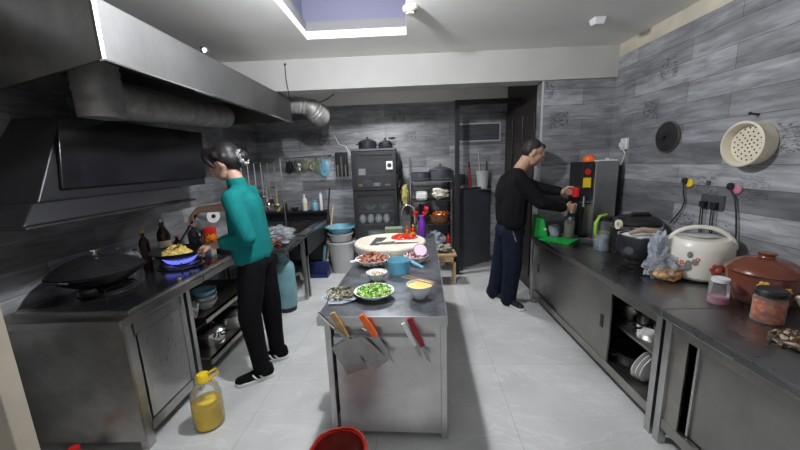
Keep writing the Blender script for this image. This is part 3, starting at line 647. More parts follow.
crock([('white_box','white square box at the left of the cupboard top shelf','box',lambda n,l,c: tag(B().box(-.70,-.60,4.66,4.76,1.372,1.46).build(n,'whitep',bevel=.004),l,c)),
 ('steel_tray','steel tray lying at the middle of the cupboard top shelf','tray',wb(-.48,1.372,.09,.03,'chrome')),
 ('jar','yellow lidded jar at the left of the second cupboard shelf','jar',wb(-.69,1.152,.035,.09,'yellow')),
 ('plate','dark blue plate standing on the second cupboard shelf','plate',lambda n,l,c: tag(B().cyl((-.58,4.70,1.23),(-.58,4.715,1.232),.075,n=28).build(n,'charcoal',bevel=.003),l,c)),
 ('crock_bowl','white bowl right of the dark plate in the cupboard','bowl',wb(-.45,1.152,.06,.1)),
 ('jar','amber jar at the right of the second cupboard shelf','jar',wb(-.30,1.152,.045,.08,'gold')),
 ('glass_dish','wide clear glass dish on the middle cupboard shelf','dish',wb(-.56,.862,.09,.07,'glass')),
 ('glass_dish','clear glass tumblers tray right on the middle cupboard shelf','dish',wb(-.36,.862,.08,.08,'glass')),
 ('serving_bowl','big white bowl on the low cupboard shelf behind the board','bowl',wb(-.5,.432,.13,.12))])
for i in range(4):
    x=-.70+i*.115+.02
    t2=tag(B().ball((x,4.70,.742),(.052,.052,.07),18).build('upturned_cup','white',smooth=True),['leftmost','second','third','rightmost'][i]+' upturned white bowl in the row of four in the cupboard','bowl','upturned bowls in the cupboard')
t=thing('wall_hook_card','white square card with a black ring on the right cupboard door','card',(-.24,4.57,1.5))
B().box(-.30,-.215,4.573,4.578,1.44,1.55).build('card','whitep',t); B().cyl((-.258,4.57,1.495),(-.258,4.573,1.495),.03,n=20).build('ring','black',t)
pot('cooking_pot','black lidded pot on top of the cupboard','pot',-.56,4.72,1.727,.125,.08,'blackmat','blackmat')
pot('cooking_pot','small black saucepan with glass lid right on the cupboard top','pot',-.31,4.72,1.727,.10,.06,'blackmat','chrome')
tag(B().blob((-.215,4.70,1.86),(.05,.04,.015),3,.3).build('pot_cloth','blackmat',smooth=True),'folded dark cloth on the small saucepan on the cupboard','cloth')

# hanging things at the right side of the cupboard
t=thing('hanging_net','black net bag hanging down the right side of the cupboard','bag',(-.13,4.62,1.1))
B().blob((-.125,4.66,1.32),(.035,.09,.28),5,.5,4,4).build('bag','blackmat',t,smooth=True)
tag(B().blob((-.06,4.6,1.08),(.045,.05,.14),9,.4,3,3).build('hanging_cloth','yellowcloth',smooth=True),'yellowish cloth hanging between cupboard and wire rack','cloth')

# ------------------------------------------------------------------ wire rack
t=thing('wire_rack','black and steel wire shelf rack between cupboard and door post','rack',(.3,4.6,0))
for x,y in ((.02,4.42),(.58,4.42),(.02,4.86),(.58,4.86)): B().cyl((x,y,0),(x,y,1.58 if x<.1 else 1.4),.011,n=10).build('post','chrome' if x<.1 else 'blackpaint',t)
for z in (1.26,1.0,.68,.36):
    b=B(); b.tube([(.02,4.42,z),(.58,4.42,z),(.58,4.86,z),(.02,4.86,z),(.02,4.42,z)],.007,6)
    for k in range(1,14): b.tube([(.02,4.42+k*.031,z),(.58,4.42+k*.031,z)],.003,5)
    b.tube([(.02,4.42,z+.04),(.58,4.42,z+.04)],.004,5)
    b.build('wire_shelf','steel_dark' if z>1.1 else 'blackpaint',t)
pot('plastic_colander','grey blue plastic colander on the rack top shelf','colander',.17,4.62,1.265,.13,.12,'charcoal')
pot('steamer_pot','dark blue grey lidded steamer pot right on the rack top shelf','pot',.44,4.64,1.265,.155,.14,'charcoal','steel')
tag(B().box(.09,.25,4.45,4.6,1.01,1.13).build('carton','whitep',bevel=.03),'crumpled white carton on the second rack shelf','carton')
tag(B().blob((.42,4.55,1.09),(.11,.09,.075),4,.4,3,2).build('bread_bag','board',smooth=True),'pale bag of steamed buns on the second rack shelf','bag')
tag(B().blob((.17,4.6,.80),(.13,.09,.11),14,.5,4,3).build('vegetable_bag','blackmat',smooth=True),'black plastic bag on the third rack shelf left','bag')
t=thing('wicker_basket','red brown wicker basket on the third rack shelf','basket',(.41,4.6,.69))
B().lathe([(0,0),(.12,0),(.16,.11),(.165,.115),(.155,.115),(.11,.01),(0,.01)],(.41,4.6,.69),30).build('basket_body','wicker',t,smooth=True)
o=B().bits((.41,4.6,.79),.12,.1,.05,60,.018,12).build('dried_chillies','chili'); o['kind']='stuff'; tag(o,'dried chillies piled in the wicker basket','chillies')
tag(B().blob((.35,4.55,.45),(.13,.11,.1),24,.4,3,3).build('grocery_bag','bagb',smooth=True),'pale plastic grocery bag on the lowest rack shelf','bag')
bottle('ketchup_bottle','small red bottle at the right end of the lowest rack shelf','bottle',.53,4.5,.365,.03,.17,'redp','redp')
t=thing('wooden_stool','pale wooden stool right of the island beside the rack','stool',(.40,4.05,0))
B().box(.20,.565,3.95,4.2,.36,.39).build('seat','woodpale',t,bevel=.004); B().box(.21,.555,3.96,3.98,.29,.36).build('apron','woodpale',t)
for x,y in ((.21,3.96),(.53,3.96),(.21,4.16),(.53,4.16)): B().box(x,x+.025,y,y+.025,0,.36).build('leg','woodpale',t)
tag(B().blob((.38,4.08,.44),(.13,.09,.05),33,.4,3,3).build('greens_bag','herb',smooth=True),'bag of dark green vegetables on the wooden stool','bag')

# ------------------------------------------------------------------ charcoal low cabinet, bin, mops
t=thing('partition_panel','charcoal grey chest high partition panel standing in front of the doorway','panel',(.9,4.6,0))
ang=math.atan2(4.86-4.42,1.19-.575); R4=Matrix.Translation((.575,4.42,0))@Matrix.Rotation(ang,4,'Z')
L_=.76
B().box(0,L_,0,.035,.02,1.13,mat=R4).build('door_panel','charcoal',t,bevel=.004)
B().box(0,L_,-.004,.04,1.13,1.15,mat=R4).box(0,.015,-.006,.0,.02,1.13,mat=R4).build('edge_strip','steel_dark',t)
for x in (.02,L_-.04): B().box(x,x+.03,.0,.035,0,.02,mat=R4).build('foot','black',t)
t=thing('white_bin','white plastic bin hung behind the charcoal panel holding mop heads','bin',(1.07,4.86,1.1))
B().lathe([(0,0),(.07,0),(.095,.24),(.1,.25),(.09,.25),(.065,.01),(0,.01)],(1.06,4.80,1.12),24).build('bin_body','greyp',t,smooth=True)
tag(B().box(.96,1.16,4.70,4.915,1.105,1.12).build('wall_ledge','charcoal'),'small dark ledge on the back wall under the white bin','shelf')
tag(B().tube([(1.03,4.80,1.14),(1.01,4.87,1.66)],.008,8).build('mop','greyp'),'thin pale brush handle sticking up from the white bin','brush')
tag(B().tube([(1.10,4.80,1.14),(1.13,4.87,1.5)],.01,8).build('mop','blackmat'),'dark brush handle sticking up right in the white bin','brush')
t=thing('folded_umbrella','dark red and black umbrella leaning left of the white bin','umbrella',(.9,4.8,1.1))
B().tube([(.90,4.72,.6),(.88,4.86,1.42)],[.03,.012],10).build('folded_cloth','maroon',t); B().tube([(.88,4.86,1.42),(.875,4.87,1.5)],.012,8).build('handle','black',t)
tag(B().box(.70,.82,4.86,4.918,1.18,1.33).build('wall_box','blackpaint',bevel=.008),'black box on the back wall right of the door post','box')

# ------------------------------------------------------------------ island
IT=.75; ai=.045
RI=Matrix.Translation((.175,1.578,0))@Matrix.Rotation(-ai,4,'Z')   # local: x to the right edge (0), y depth
def I(x,y,z=0): return RI@Vector((x,y,z))
t=thing('island_table','stainless steel prep table in the middle of the kitchen','prep table',I(-.34,1,0))
B().box(-.68,0,0,1.98,IT-.004,IT,mat=RI).build('worktop','isl_top',t,bevel=.002)
B().box(-.684,.004,-.004,0,IT-.05,IT+.001,mat=RI).box(-.684,-.68,0,1.98,IT-.05,IT+.001,mat=RI).box(0,.004,0,1.98,IT-.05,IT+.001,mat=RI).build('edge_fold','steel_isl',t)
B().box(-.60,-.035,.018,.03,.04,IT-.05,mat=RI).build('front_panel','steel_isl',t)
B().box(-.035,-.003,.03,1.95,.04,IT-.05,mat=RI).build('side_panel','steel_isl',t)
B().box(-.66,-.647,.04,1.95,.04,IT-.05,mat=RI).build('side_panel','steel_dark',t)
for x,y in ((-.655,.02),(-.035,.02),(-.655,1.93),(-.035,1.93)): B().box(x,x+.035,y,y+.035,0,IT-.05,mat=RI).build('leg','steel_isl',t,bevel=.004)
t=thing('knife_rail','flat steel knife rail fixed to the front of the island','knife rail',I(-.35,.0,.6))
B().box(-.60,-.06,-.012,.016,.585,.64,mat=RI).build('rail','steel_isl',t,bevel=.002)

def knife(name,label,hx,hz,tx,tz,hl,blade,hmat,bmat='knife',yoff=-.02,hw=.014,cat='knife'):
    """hangs on the island front; handle top (hx,hz) -> blade tip (tx,tz) in the front's plane"""
    t=thing(name,label,cat,I(hx,yoff,hz))
    d=Vector((tx-hx,tz-hz)); ln=d.length; d.normalize(); n=Vector((-d.y,d.x))
    def P(a,b,y): return I(hx+d.x*a+n.x*b,y,hz+d.y*a+n.y*b)
    b=B(); b.prism([P(0,-hw*.8,yoff-.009),P(0,hw*.8,yoff-.009),P(hl*.5,hw,yoff-.009),P(hl,hw*.8,yoff-.009),P(hl,-hw*.8,yoff-.009),P(hl*.5,-hw,yoff-.009)],RI.to_3x3()@Vector((0,.018,0))); b.build('handle',hmat,t,bevel=.004)
    b=B(); poly=[P(hl+a*(ln-hl),w,yoff-.001) for a,w in blade]; b.prism(poly,RI.to_3x3()@Vector((0,.003,0))); b.build('blade',bmat,t)
    return t
clv=[(0,-.012),(0,.008),(.02,.035),(1,.035),(1,-.075),(.02,-.075)]
knife('cleaver','cleaver with pale wooden handle on the island knife rail',-.592,.782,-.435,.46,.16,[(0,.01),(0,-.012),(.06,-.105),(.95,-.105),(1,.012),(.1,.012)],'wood',yoff=-.018,hw=.017)
knife('cleaver','dark cleaver with slim steel handle leftmost on the knife rail',-.664,.789,-.36,.47,.12,[(0,.008),(0,-.008),(.35,-.012),(.98,-.02),(1.0,.075),(.42,.075),(.3,.012)],'chrome',yoff=-.03,hw=.006)
knife('chef_knife','chef knife with bright orange handle on the knife rail',-.439,.775,-.275,.50,.14,[(0,.012),(0,-.018),(.1,-.022),(.6,-.016),(1,.0),(.6,.012)],'orange',yoff=-.03,hw=.018)
knife('paring_knife','knife with white handle hanging on the rail at right',-.226,.725,-.13,.53,.14,[(0,.008),(0,-.01),(.7,-.012),(1,0),(.6,.008)],'white',yoff=-.02,hw=.013)
knife('paring_knife','knife with dark red handle hanging rightmost on the rail',-.195,.755,-.085,.50,.17,[(0,.008),(0,-.012),(.7,-.012),(1,0),(.6,.008)],'maroon',yoff=-.026,hw=.015)
knife('chef_knife','thin steel knife crossing behind the orange handled knife',-.44,.70,-.30,.6,.03,[(0,.006),(0,-.006),(.9,-.008),(1,0)],'chrome',yoff=-.016,hw=.006)

def ibowl(name,label,cat,x,y,r,h,mat,z=IT): return bowl(name,label,cat,x,y,z,r,h,mat)
def pile(name,label,x,y,z,rx,ry,h,n,s_,mat,seed,cat='food'):
    o=B().bits((x,y,z),rx,ry,h,n,s_,seed).build(name,mat); o['kind']='stuff'; return tag(o,label,cat)
ibowl('salad_plate','white plate of chopped green pepper at the island front','plate',-.225,1.85,.12,.045,'white'); pile('chopped_greens','chopped green peppers heaped on the white plate',-.225,1.85,IT+.035,.1,.1,.035,170,.013,'greens',2)
ibowl('egg_bowl','white bowl of yellow batter with chopsticks across it','bowl',.045,1.83,.078,.085,'white'); tag(B().lathe([(0,0),(.068,0),(.068,.004),(0,.006)],(.045,1.83,IT+.066),26).build('egg_batter','batter',smooth=True),'beaten yellow egg in the bowl under the chopsticks','food')
for i,(a,b_) in enumerate((((-.06,1.93,.845),(.13,1.80,.84)),((-.04,1.96,.845),(.14,1.83,.84)))):
    tag(B().tube([a,b_],[.003,.004],8).build('chopstick','bamboo'),'bamboo chopstick across the batter bowl, '+('nearer to the camera' if i==0 else 'farther from the camera'),'chopstick')
ibowl('small_bowl','small white bowl of chopped garlic behind the green peppers','bowl',-.235,2.13,.072,.062,'white'); pile('chopped_garlic','chopped garlic and ginger in the small white bowl',-.235,2.13,IT+.038,.045,.045,.02,40,.01,'garlic',3)
ibowl('meat_bowl','wide white bowl piled with chopped brown meat','bowl',-.30,2.47,.135,.06,'white'); pile('chopped_meat','brown chopped meat piled in the wide white bowl',-.30,2.47,IT+.045,.125,.11,.05,150,.017,'meat',4)
tag(B().tube([(-.46,2.40,.80),(-.38,2.42,.812)],[.013,.011],10).build('spoon_handle','whitep',smooth=True),'white spoon handle sticking out left of the meat bowl','spoon')
t=thing('measuring_scoop','translucent blue plastic measuring scoop in the middle of the island','scoop',(-.09,2.28,IT))
B().lathe([(0,0),(.07,0),(.085,.10),(.081,.10),(.067,.004),(0,.004)],(-.09,2.28,IT),30).build('scoop_cup','bluet',t,smooth=True)
B().hexa([(-.01,2.27,.825),(.08,2.20,.80),(.09,2.225,.80),(0,2.31,.825)],[(-.01,2.27,.838),(.08,2.20,.812),(.09,2.225,.812),(0,2.31,.838)]).build('handle','bluet',t,bevel=.003)
ibowl('onion_bowl','white bowl of sliced purple onion right of the board','bowl',.04,2.52,.10,.06,'white'); pile('sliced_onion','sliced purple onion and chilli in the right hand bowl',.04,2.52,IT+.045,.09,.085,.035,70,.018,speckle('sliced_onion_mix',[(.5,.35,.4),(.7,.62,.6),(.35,.06,.06),(.25,.03,.06)],50),6)
t=thing('onion_half','cut purple onion half resting on the onion bowl','onion',(.07,2.53,IT+.1))
mo=Matrix.Translation((.075,2.50,IT+.105))@Euler((math.radians(50),0,.2)).to_matrix().to_4x4()
B().lathe([(0,-.05),(.025,-.045),(.048,-.02),(.055,0),(0,0)],(0,0,0),26,mat=mo).build('onion_skin',pmat('onion_skin',(.3,.04,.12),.35),t,smooth=True); B().lathe([(0,0),(.05,0),(.05,.002),(0,.002)],(0,0,.0005),26,mat=mo).build('cut_face',pmat('onion_flesh',(.75,.62,.7),.4),t)
# mushrooms on plastic
t=thing('mushroom_bag','open plastic bag of dried mushrooms at the island left front','bag',(-.42,1.86,IT))
B().blob((-.42,1.86,IT+.012),(.115,.105,.012),4,.4,3,2).build('bag_film','bagb',t,smooth=True); B().bits((-.42,1.86,IT+.018),.10,.085,.03,120,.014,7).build('mushrooms','herb',t,kind='stuff')
# chopping board
t=thing('chopping_board','big round pale chopping block at the back of the island','chopping board',(-.15,2.98,IT))
B().lathe([(0,0),(.32,0),(.33,.012),(.33,.066),(.32,.076),(0,.076)],(-.19,2.96,IT),52).build('block','board',t,smooth=True)
pile('chopped_tomato','chopped red tomato heaped on the chopping block',-.06,3.06,IT+.078,.12,.085,.022,150,.016,'tomato',9)
t=thing('board_cleaver','dark carbon steel cleaver lying flat on the chopping block','cleaver',(-.28,2.95,IT+.07))
zz=IT+.077
B().prism([(-.36,2.80,zz),(-.29,2.80,zz),(-.225,3.08,zz),(-.33,3.09,zz)],(0,0,.004)).build('blade','blade_dark',t)
B().tube([(-.30,2.815,zz+.014),(-.14,2.835,zz+.014)],.011,10).build('handle','blade_dark',t)
tag(B().hexa([(-.14,2.825,zz),(.07,2.85,zz),(.07,2.855,zz),(-.13,2.88,zz)],[(-.14,2.825,zz+.004),(.07,2.85,zz+.004),(.07,2.855,zz+.004),(-.13,2.88,zz+.004)]).build('board_knife','blade_dark'),'long dark knife lying behind the cleaver handle on the block','knife')
# back of island
tag(B().box(-.27,-.08,3.40,3.52,IT,IT+.10).build('stone_block','stone',bevel=.006),'mottled olive green sponge block behind the chopping block','block')
t=thing('tap','tall chrome gooseneck tap at the back of the island','tap',(.05,3.5,IT))
pts=[(.055,3.50,IT),(.055,3.50,1.0)]+[(.055-.07+.07*math.cos(a*PI/10),3.50-.02*math.sin(a*PI/10*.5),1.0+.085*math.sin(a*PI/10)) for a in range(1,11)]+[(-.085,3.48,.965)]
B().tube(pts,.009,12).build('spout','chrome',t,smooth=True); B().lathe([(0,0),(.03,0),(.03,.01),(.016,.02),(.016,.06),(0,.06)],(.055,3.5,IT),18).build('tap_base','chrome',t,smooth=True)
bottle('sauce_bottle','yellow and red sauce bottle right of the tap','bottle',.03,3.36,IT,.026,.14,'redp','yellow',labelmat='yellow')
bottle('sauce_bottle','orange capped small bottle left of the tap','bottle',-.03,3.42,IT,.022,.12,'chili','orange')
bottle('purple_bottle','tall purple bottle with glossy body behind the tap','bottle',.125,3.45,IT,.04,.22,'purple','purple',neck=.6)
t=thing('red_flowers','bunch of red artificial flowers behind the tap','flowers',(.1,3.6,IT))
b=B(); rnd=random.Random(4)
for i in range(7): b.tube([(.1,3.52,IT+.05),(.03+rnd.random()*.16,3.5+rnd.random()*.06,IT+.2+rnd.random()*.1)],.003,5)
b.lathe([(0,0),(.03,0),(.035,.1),(0,.1)],(.1,3.52,IT),14); b.build('stems','stone',t)
b=B(); rnd=random.Random(4)
for i in range(7): b.blob((.03+rnd.random()*.16,3.5+rnd.random()*.06,IT+.2+rnd.random()*.1),.024,i,.5,2,3)
b.build('petals','redp',t,smooth=True)

# floor things at the front
t=thing('oil_jug','large clear jug of yellow cooking oil with yellow cap on the floor','oil bottle',(-1.30,1.72,0))
x,y=-1.265,1.735
B().lathe([(0,0),(.078,0),(.085,.01),(.085,.05),(.081,.06),(.085,.07),(.085,.12),(.081,.13),(.085,.14),(.085,.2),(.07,.25),(.035,.285),(.03,.30),(0,.30)],(x,y,0),32).build('jug_body','clearplastic',t,smooth=True)
B().lathe([(0,0),(.074,0),(.079,.01),(.079,.155),(0,.155)],(x,y,.006),32).build('oil_fill','oil',t,smooth=True)
B().lathe([(0,0),(.038,0),(.038,.025),(.03,.045),(0,.047)],(x,y,.295),24).build('cap','yellow',t,smooth=True)
B().tube([(x-.03,y,.30),(x+.02,y,.335),(x+.075,y+.02,.36),(x+.085,y+.02,.335),(x+.035,y,.295)],.007,8).build('carry_handle','yellow',t,smooth=True)
t=thing('red_cap_bottle','white plastic bottle with red cap on the floor at lower left','bottle',(-1.72,1.38,0))
x,y=-1.78,1.42
B().lathe([(0,0),(.05,0),(.05,.07),(.02,.1),(.018,.115),(0,.115)],(x,y,0),24).build('bottle_body','whitep',t,smooth=True); B().lathe([(0,0),(.024,0),(.024,.03),(0,.03)],(x,y,.112),20).build('cap','redp',t,smooth=True)
t.location=(x,y,0)
for c in t.children: c.matrix_parent_inverse=Matrix.Translation((-x,-y,0))
t=thing('red_basket','deep red plastic bucket lined with a bag before the island','bucket',(-.38,1.38,0))
x,y=-.372,1.33
B().lathe([(0,0),(.1,0),(.13,.19),(.137,.192),(.137,.2),(.12,.2),(.095,.01),(0,.01)],(x,y,0),36).build('bucket_body','redclear',t,smooth=True)
b=B(); rnd=random.Random(3); ring=[]
b.tube([(x+(.128+.01*rnd.random())*math.cos(a*PI/14),y+(.128+.01*rnd.random())*math.sin(a*PI/14),.2+.008*rnd.random()) for a in range(29)],.006,6); b.build('bag_rim',pmat('red_bag_film',(.55,.05,.03),.2,trans=.3),t,smooth=True)
B().blob((x,y,.05),(.085,.085,.05),2,.4).build('kitchen_waste','herb',t,smooth=True)

# ------------------------------------------------------------------ right counter
RT=.75
RA=Matrix.Translation((1.297,1.60,0))@Matrix.Rotation(.022,4,'Z')   # far unit, local y depth from its near end
def cab_right(name,label,y0,y1,openbay):
    t=thing(name,label,'cabinet',(1.6,(y0+y1)/2,0))
    f=lambda y:1.297-(y-1.6)*.012
    b=B(); b.hexa([(f(y0)-.02,y0,RT-.045),(2.02,y0,RT-.045),(2.02,y1,RT-.045),(f(y1)-.02,y1,RT-.045)],[(f(y0)-.02,y0,RT),(2.02,y0,RT),(2.02,y1,RT),(f(y1)-.02,y1,RT)]); b.build('worktop','steel_top',t,bevel=.006)
    b=B(); b.box(f(y0),f(y0)+.04,y0+.01,y0+.05,.0,RT-.045); b.build('leg','steel',t)
    b=B(); b.box(f(y1),f(y1)+.04,y1-.05,y1-.01,.0,RT-.045); b.build('leg','steel',t)
    B().box(1.96,2.0,y0+.01,y0+.05,0,RT-.045).build('leg','steel',t); B().box(1.96,2.0,y1-.05,y1-.01,0,RT-.045).build('leg','steel',t)
    b=B(); b.hexa([(f(y0)+.005,y0+.05,.65),(f(y0)+.03,y0+.05,.65),(f(y1)+.03,y1-.05,.65),(f(y1)+.005,y1-.05,.65)],[(f(y0)+.005,y0+.05,.705),(f(y0)+.03,y0+.05,.705),(f(y1)+.03,y1-.05,.705),(f(y1)+.005,y1-.05,.705)]); b.build('top_rail','steel_dark',t); b=B()
    b.hexa([(f(y0)+.005,y0+.05,.10),(f(y0)+.03,y0+.05,.10),(f(y1)+.03,y1-.05,.10),(f(y1)+.005,y1-.05,.10)],[(f(y0)+.005,y0+.05,.16),(f(y0)+.03,y0+.05,.16),(f(y1)+.03,y1-.05,.16),(f(y1)+.005,y1-.05,.16)]); b.build('bottom_rail','steel_dark',t)
    B().box(1.33,1.99,y0+.02,y1-.02,.13,.145).build('bottom_shelf','steel_dark',t)
    B().box(1.37,1.99,y0+.02,y1-.02,.40,.415).build('shelf','steel_dark',t)
    B().box(1.33,1.99,y0+.012,y0+.02,.1,RT-.045).build('side_panel','steel_dark',t); B().box(1.33,1.99,y1-.02,y1-.012,.1,RT-.045).build('side_panel','steel_dark',t)
    B().box(1.985,1.995,y0+.02,y1-.02,.1,RT-.045).build('back_panel','steel_dark',t)
    return t,f
t,f=cab_right('sliding_door_cabinet','long stainless cabinet with sliding doors and an open bay',1.612,3.40,True)
for a,b_,off in ((2.06,2.80,.012),(2.70,3.36,.026)):
    d=B().hexa([(f(a)+off,a,.16),(f(a)+off+.01,a,.16),(f(b_)+off+.01,b_,.16),(f(b_)+off,b_,.16)],[(f(a)+off,a,.65),(f(a)+off+.01,a,.65),(f(b_)+off+.01,b_,.65),(f(b_)+off,b_,.65)]).build('sliding_door','steel_door',t)
    yy=a+.07 if off<.02 else b_-.1
    sub(B().box(f(yy)+off-.004,f(yy)+off+.001,yy,yy+.03,.37,.46).build('recessed_pull','blackmat'),d)
t,f=cab_right('end_cabinet','stainless cabinet with large plain door at the right front corner',.55,1.609,False)
B().box(1.31,1.32,1.47,1.56,.16,.65).build('filler_panel','steel_dark',t); B().box(1.335,1.345,.62,1.44,.16,.65).build('door','steel_door',t,bevel=.003); B().box(1.325,1.336,1.425,1.437,.165,.645).build('door_edge','steel_bright',t)
# pots in the open bay
pot('steel_pot','shiny steel pot on the upper shelf of the open bay','pot',1.50,1.93,.415,.11,.09,'chrome')
pot('steel_pot','dark steel pot further back on the open bay upper shelf','pot',1.55,2.2,.415,.11,.10,'steel_dark','steel_dark')
pot('frying_pan','wide black frying pan on the bottom shelf of the open bay','pan',1.52,2.1,.145,.14,.07,'blackmat')
pot('frying_pan','black roasting pot farther in on the bottom shelf','pot',1.50,2.42,.145,.11,.12,'blackmat')
for i in range(3):
    mo=Matrix.Translation((1.42+i*.012,1.86-i*.022,.255))@Euler((math.radians(-78),0,.35)).to_matrix().to_4x4()
    o=B().lathe([(0,0),(.06,0),(.1,.015),(.098,.019),(.055,.005),(0,.005)],(0,0,0),32,mat=mo).build('leaning_plate','white',smooth=True); tag(o,['backmost','middle','front'][i]+' white plate leaning in the open bay bottom','plate','plates leaning in the open bay')

# machine at the far end
t=thing('water_boiler','tall stainless hot water machine at the far end of the counter','water boiler',(1.75,3.3,RT))
B().box(1.72,1.93,3.12,3.40,RT,1.475).build('housing','steel',t,bevel=.006)
B().box(1.62,1.72,3.16,3.40,RT,1.475).build('front_column','blackpaint',t,bevel=.006)
B().box(1.93,2.02,3.22,3.42,RT,1.43).build('rear_column','blackpaint',t,bevel=.004)
B().box(1.635,1.705,3.155,3.16,1.24,1.33).build('yellow_sticker','yellow',t); B().cyl((1.67,3.157,1.385),(1.67,3.15,1.385),.028,n=20).build('red_button','redp',t)
B().box(1.60,1.72,3.14,3.16,1.095,1.11).build('shelf_strip','chrome',t); B().cyl((1.64,3.14,1.16),(1.64,3.14,1.06),.012).build('spout','chrome',t)
B().box(1.5,1.72,3.16,3.42,RT,RT+.03).build('drip_tray','steel_dark',t,bevel=.005)
B().box(1.66,1.72,3.155,3.161,.80,1.08).build('lower_panel','steel_dark',t)
tag(B().ball((1.74,3.28,1.49),(.055,.055,.05),18).build('orange_lid','orange',smooth=True),'orange round lid standing on the hot water machine','lid')
t=thing('white_lid_dish','flat white lid with a knob on the hot water machine','lid',(1.84,3.25,1.477))
B().box(1.76,1.93,3.14,3.24,1.477,1.49).build('lid_plate','whitep',t,bevel=.003); B().ball((1.86,3.19,1.495),(.02,.02,.012),10).build('knob','whitep',t,smooth=True)
t=thing('green_box','bright green plastic crate at the far corner of the counter','box',(1.28,3.33,RT))
B().hexa([(1.24,3.26,RT),(1.37,3.24,RT),(1.38,3.38,RT),(1.25,3.38,RT)],[(1.255,3.27,.95),(1.33,3.25,.93),(1.34,3.38,.95),(1.265,3.38,.97)]).build('box_body','green',t,bevel=.006); B().box(1.325,1.35,3.238,3.244,.82,.84,mat=None).build('white_label','whitep',t)
tag(B().hexa([(1.24,3.12,RT),(1.42,2.92,RT),(1.60,3.10,RT),(1.36,3.235,RT)],[(1.23,3.12,.762),(1.42,2.91,.762),(1.61,3.10,.762),(1.36,3.235,.762)]).build('green_tray','green',bevel=.003),'flat bright green tray on the counter before the green box','tray')
def jar(name,label,x,y,z,r,h,body,lid,fill=None,fillh=.6):
    t=thing(name,label,'jar',(x,y,z))
    B().lathe([(0,0),(r*.95,0),(r,.008),(r,h*.75),(r*.8,h*.85),(0,h*.85)],(x,y,z),26).build('jar_body',body,t,smooth=True)
    if fill: B().lathe([(0,0),(r*.97,0),(r*.97,h*fillh),(0,h*fillh)],(x,y,z+.005),22).build('contents',fill,t,smooth=True)
    if lid: B().lathe([(0,0),(r*.88,0),(r*.88,h*.14),(0,h*.14)],(x,y,z+h*.85),22).build('lid',lid,t,smooth=True)
    return t
jar('glass_jar','tall glass jar of olive brown liquid below the man hands',1.52,3.13,.765,.045,.21,'glass','steel','olive')
t=jar('tea_jug','glass jug with lime green handle right of the water machine',1.77,3.0,RT,.085,.24,'glass','black','lightgreen',.35)
B().tube([(1.70,2.95,RT+.04),(1.655,2.93,RT+.1),(1.655,2.93,RT+.19),(1.70,2.96,RT+.245),(1.78,2.99,RT+.25)],.014,10).build('handle','lime',t,smooth=True)
t=jar('glass_mug','clear glass mug with frosted contents before the tea jug',1.60,2.72,RT,.05,.15,'glass',None,'bagb',.7)
B().tube([(1.555,2.70,RT+.03),(1.52,2.69,RT+.04),(1.515,2.69,RT+.1),(1.555,2.70,RT+.11)],.007,8).build('handle','glass',t,smooth=True)
jar('small_jar','slim dark jar with olive label beside the glass mug',1.69,2.68,RT,.036,.19,'sauce','black','olive')
t=thing('black_tray','long black tray with a steel knife on it by the water machine','tray',(1.66,3.0,RT))
B().hexa([(1.55,2.98,RT),(1.80,2.79,RT),(1.84,2.85,RT),(1.60,3.06,RT)],[(1.545,2.98,.78),(1.80,2.785,.78),(1.845,2.85,.78),(1.60,3.065,.78)]).build('tray_body','blackpaint',t,bevel=.004)
tag(B().tube([(1.57,3.01,.786),(1.72,2.90,.786)],[.004,.007],6).build('steel_chopper','chrome'),'steel skewer lying on the long black tray','skewer')

# black rice pot in front
t=thing('black_stock_pot','black open pot cooker with a cloth over its rim','cooker',(1.66,2.42,RT))
x,y=1.65,2.36
B().lathe([(0,0),(.06,0),(.07,.01),(.07,.03),(.1,.045),(.128,.08),(.138,.13),(.135,.2),(.13,.215),(.122,.215),(.12,.1),(0,.06)],(x,y,RT),38).build('pot_body','black',t,smooth=True)
B().lathe([(.128,0),(.134,0),(.134,.008),(.128,.008)],(x,y,RT+.21),38).build('rim','chrome',t,smooth=True); B().cyl((x-.115,y-.075,RT+.12),(x-.12,y-.08,RT+.12),.028,n=18).build('dial','charcoal',t)
B().lathe([(0,0),(.12,0),(.1,.012),(0,.02)],(x,y,RT+.2),30).build('inner_lid','whitep',t,smooth=True)
tag(B().tube([(x-.10,y-.04,RT+.235),(x-.03,y-.06,RT+.262),(x+.06,y-.07,RT+.25),(x+.13,y-.1,RT+.21)],[.014,.02,.022,.014],8).build('pot_cloth','cloth',smooth=True),'twisted beige cloth lying over the black open pot','cloth')
# pressure cooker behind
t=thing('pressure_cooker','large glossy black electric pressure cooker with a steel band','pressure cooker',(1.84,2.86,RT))
x,y=1.825,2.66
B().lathe([(0,0),(.15,0),(.17,.02),(.175,.19),(.17,.22),(0,.22)],(x,y,RT),40).build('cooker_body','black',t,smooth=True); B().lathe([(.165,0),(.177,.004),(.177,.03),(.165,.034)],(x,y,RT+.2),40).build('steel_band','chrome',t,smooth=True)
B().lathe([(.168,0),(.165,.025),(.13,.05),(.07,.06),(0,.062)],(x,y,RT+.24),40).build('lid','black',t,smooth=True)
B().tube([(x-.09,y-.02,RT+.29),(x-.06,y-.03,RT+.315),(x+.06,y-.03,RT+.315),(x+.09,y-.02,RT+.29)],.016,10).build('lid_handle','black',t,smooth=True)
B().lathe([(.02,0),(.038,0),(.038,.02),(.02,.02)],(0,0,0),20,mat=Matrix.Translation((x-.163,y-.05,RT+.24))@Matrix.Rotation(-PI/2,4,'Y')).build('valve_ring','lidw',t,smooth=True)
